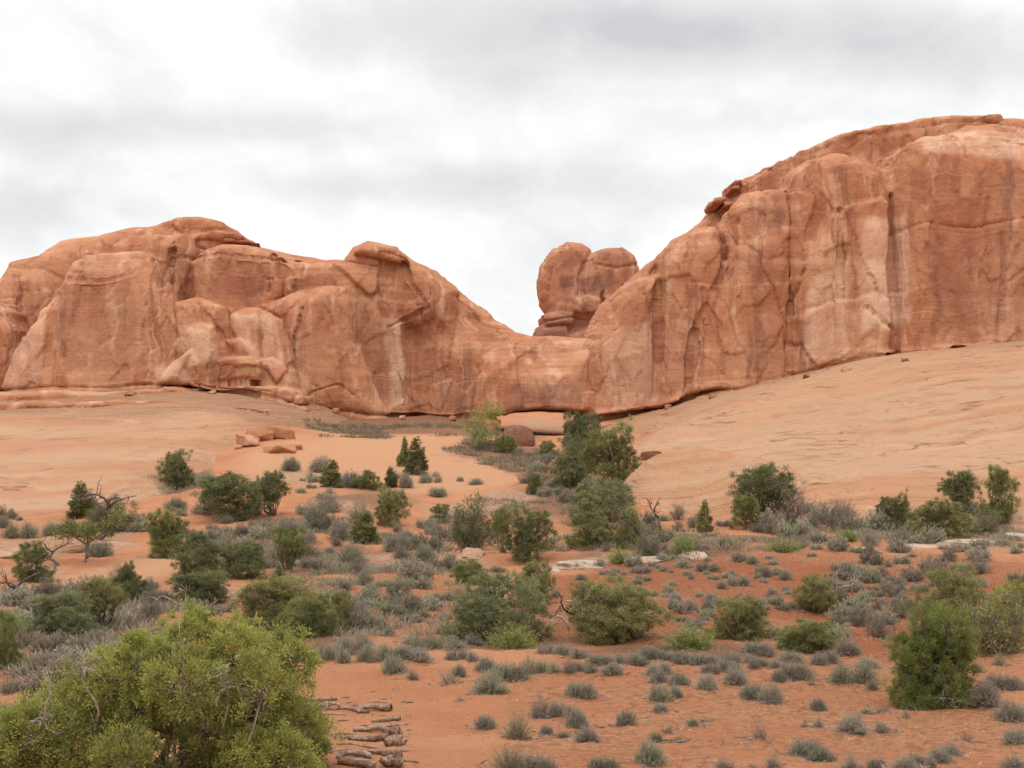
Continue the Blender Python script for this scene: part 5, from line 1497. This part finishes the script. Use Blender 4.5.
def tufts(name, areas, blades, hgt, wid, spread, color, seed, label_kind=True):
    rng = np.random.default_rng(seed)
    m = MB()
    for poly, n, sc in areas:
        q = sample(poly, n, rng)
        keep = fbm(q[:, 0] * .35, q[:, 1] * .25, 0, seed, 3) > -.08
        q = q[keep]; n = len(q)
        if n == 0: continue
        z = terrain(q[:, 0], q[:, 1])[0]
        sz = sc * rng.uniform(.5, 1.3, n)
        o = rng.normal(size=(n, blades, 3)) * [1, 1, 0]
        P = np.stack([q[:, 0], q[:, 1], z], 1)[:, None] + o * (spread * sz)[:, None, None] * .5
        P[..., 2] -= .02
        D = unit(o * .55 + rng.normal(size=(n, blades, 3)) * .25 + [0, 0, 1.0])
        L = hgt * sz[:, None] * rng.uniform(.5, 1.2, (n, blades))
        tn = np.clip(.5 + rng.normal(size=(n, 1)) * .16 + rng.normal(size=(n, blades)) * .1, 0, 1)
        m.leaves(P.reshape(-1, 3), D.reshape(-1, 3), L.ravel(), wid * np.repeat(sz, blades), tn.ravel(), rng)
    o = link(name, m.mesh(name, False, LEAF))
    o.color = (*color, 1)
    tag(o, kind='stuff')


tufts('dry_brush', [([(300, 418), (345, 425), (460, 426), (500, 433), (500, 441), (440, 437), (320, 437)], 900, 1.0), ([(430, 441), (500, 444), (560, 452), (520, 478), (470, 462)], 500, 1.0),
                    ([(520, 460), (600, 495), (640, 520), (560, 515)], 300, 1.0)], 26, .36, .05, .45, (0.245, 0.195, 0.13), 61)
tufts('ground_brush', [([(190, 525), (330, 520), (450, 545), (440, 575), (300, 575), (180, 560)], 1500, 1.0), ([(560, 530), (1024, 518), (1024, 546), (620, 560)], 1700, 1.0), ([(0, 590), (120, 585), (200, 610), (120, 680), (0, 690)], 700, 1.0),
                       ([(470, 500), (600, 500), (640, 545), (500, 560)], 420, 1.0), ([(300, 575), (470, 585), (460, 640), (300, 640)], 260, .8), ([(150, 470), (210, 472), (215, 498), (160, 495)], 90, 1.0)], 30, .26, .035, .42, (0.25, 0.215, 0.15), 62)
tufts('dry_grass', [([(400, 670), (1024, 655), (1024, 768), (480, 768)], 320, .8), ([(480, 580), (1024, 550), (1024, 650), (560, 640)], 420, .9), ([(260, 570), (470, 580), (470, 640), (330, 640)], 260, .9)], 12, .14, .012, .16, (0.36, 0.27, 0.16), 63)

rng = np.random.default_rng(64)
q = np.vstack([sample([(300, 668), (1024, 655), (1024, 768), (300, 768)], 2600, rng), sample([(480, 580), (1024, 555), (1024, 655), (480, 655)], 2200, rng), sample([(300, 560), (480, 570), (480, 660), (300, 660)], 900, rng)])
n = len(q)
octa = np.array([[1, 0, 0], [0, 1, 0], [-1, 0, 0], [0, -1, 0], [0, 0, 1], [0, 0, -1]], float)
tri = np.array([[0, 1, 4], [1, 2, 4], [2, 3, 4], [3, 0, 4], [1, 0, 5], [2, 1, 5], [3, 2, 5], [0, 3, 5]])
sz = .006 + .022 * rng.random(n) ** 3
ang = rng.random(n) * 2 * PI
V = octa[None] * (sz[:, None] * rng.uniform(.6, 1.5, (n, 3)))[:, None, :] * [1, 1, .6] + rng.normal(size=(n, 6, 3)) * sz[:, None, None] * .18
ca, sa = np.cos(ang)[:, None], np.sin(ang)[:, None]
V = np.stack([V[..., 0] * ca - V[..., 1] * sa, V[..., 0] * sa + V[..., 1] * ca, V[..., 2]], -1)
V += np.stack([q[:, 0], q[:, 1], terrain(q[:, 0], q[:, 1])[0]], 1)[:, None]
me = mesh_np('pebbles', V.reshape(-1, 3), None, (np.arange(n)[:, None, None] * 6 + tri[None]).reshape(-1, 3), False, {'tint': np.repeat(rng.random(n), 6)})
PEB, pb = new_mat('pebble_stone')
finish(pb, pb.ramp(pb.attr('tint').outputs[2], [(0, (0.22, 0.09, 0.05)), (.5, (0.38, 0.19, 0.11)), (.85, (0.38, 0.21, 0.13)), (1, (0.42, 0.29, 0.21))]), .9)
tag(link('pebbles', me, PEB), kind='stuff')

m = MB()
qs = []
for (px, py, wp, hp, kd, cc) in SHR[:330]:
    x, y, z = hit(px, py)
    rr = wp * y / FPX
    k = int(10 + 14 * min(1, wp / 30))
    a = rng.random(k) * 2 * PI; r2 = rr * (.25 + .55 * rng.random(k))
    qs.append(np.stack([x + np.cos(a) * r2, y + np.sin(a) * r2], 1))
for (px, py, wp, hp, kd, vi, cl, lb_, ct) in TREES:
    if not kd: continue
    x, y, z = hit(px, py)
    rr = wp * y / FPX
    a = rng.random(70) * 2 * PI; r2 = rr * (.15 + .55 * rng.random(70))
    qs.append(np.stack([x + np.cos(a) * r2, y + np.sin(a) * r2], 1))
qs.append(sample([(300, 690), (410, 690), (420, 768), (300, 768)], 120, rng))
q = np.vstack(qs); n = len(q)
P = np.stack([q[:, 0], q[:, 1], terrain(q[:, 0], q[:, 1])[0] + .012], 1)
D = unit(rng.normal(size=(n, 3)) * [1, 1, .12])
m.leaves(P, D, rng.uniform(.04, .22, n), rng.uniform(.01, .028, n), rng.random(n), rng)
tag(link('twig_litter', m.mesh('twig_litter', False, TWIG)), kind='stuff')

# blocks fallen from the walls
for k, (px, py, wp, hp) in enumerate(((402, 419, 7, 4), (452, 421, 9, 5), (335, 413, 8, 5), (612, 420, 8, 5), (668, 409, 7, 4), (712, 398, 9, 5), (806, 378, 7, 4), (846, 371, 10, 5), (905, 361, 7, 4), (60, 397, 8, 4), (130, 396, 10, 5), (212, 394, 8, 4))):
    side = 'fin' if px < 560 else 'dome'
    order = sorted(x_ for x_ in ((402, 452, 335, 60, 130, 212) if px < 560 else (612, 668, 712, 806, 846, 905)))
    n_ = order[::-1].index(px) if px < 560 else order.index(px)
    rock(px, py, wp, hp, .9, 120 + k, 'fallen_block', f'{ORD[n_]} small fallen block from the arch along the foot of the sandstone {side}', None, 'blocks fallen at the foot of the walls', cat='rock', sink=.25, rough=.2)
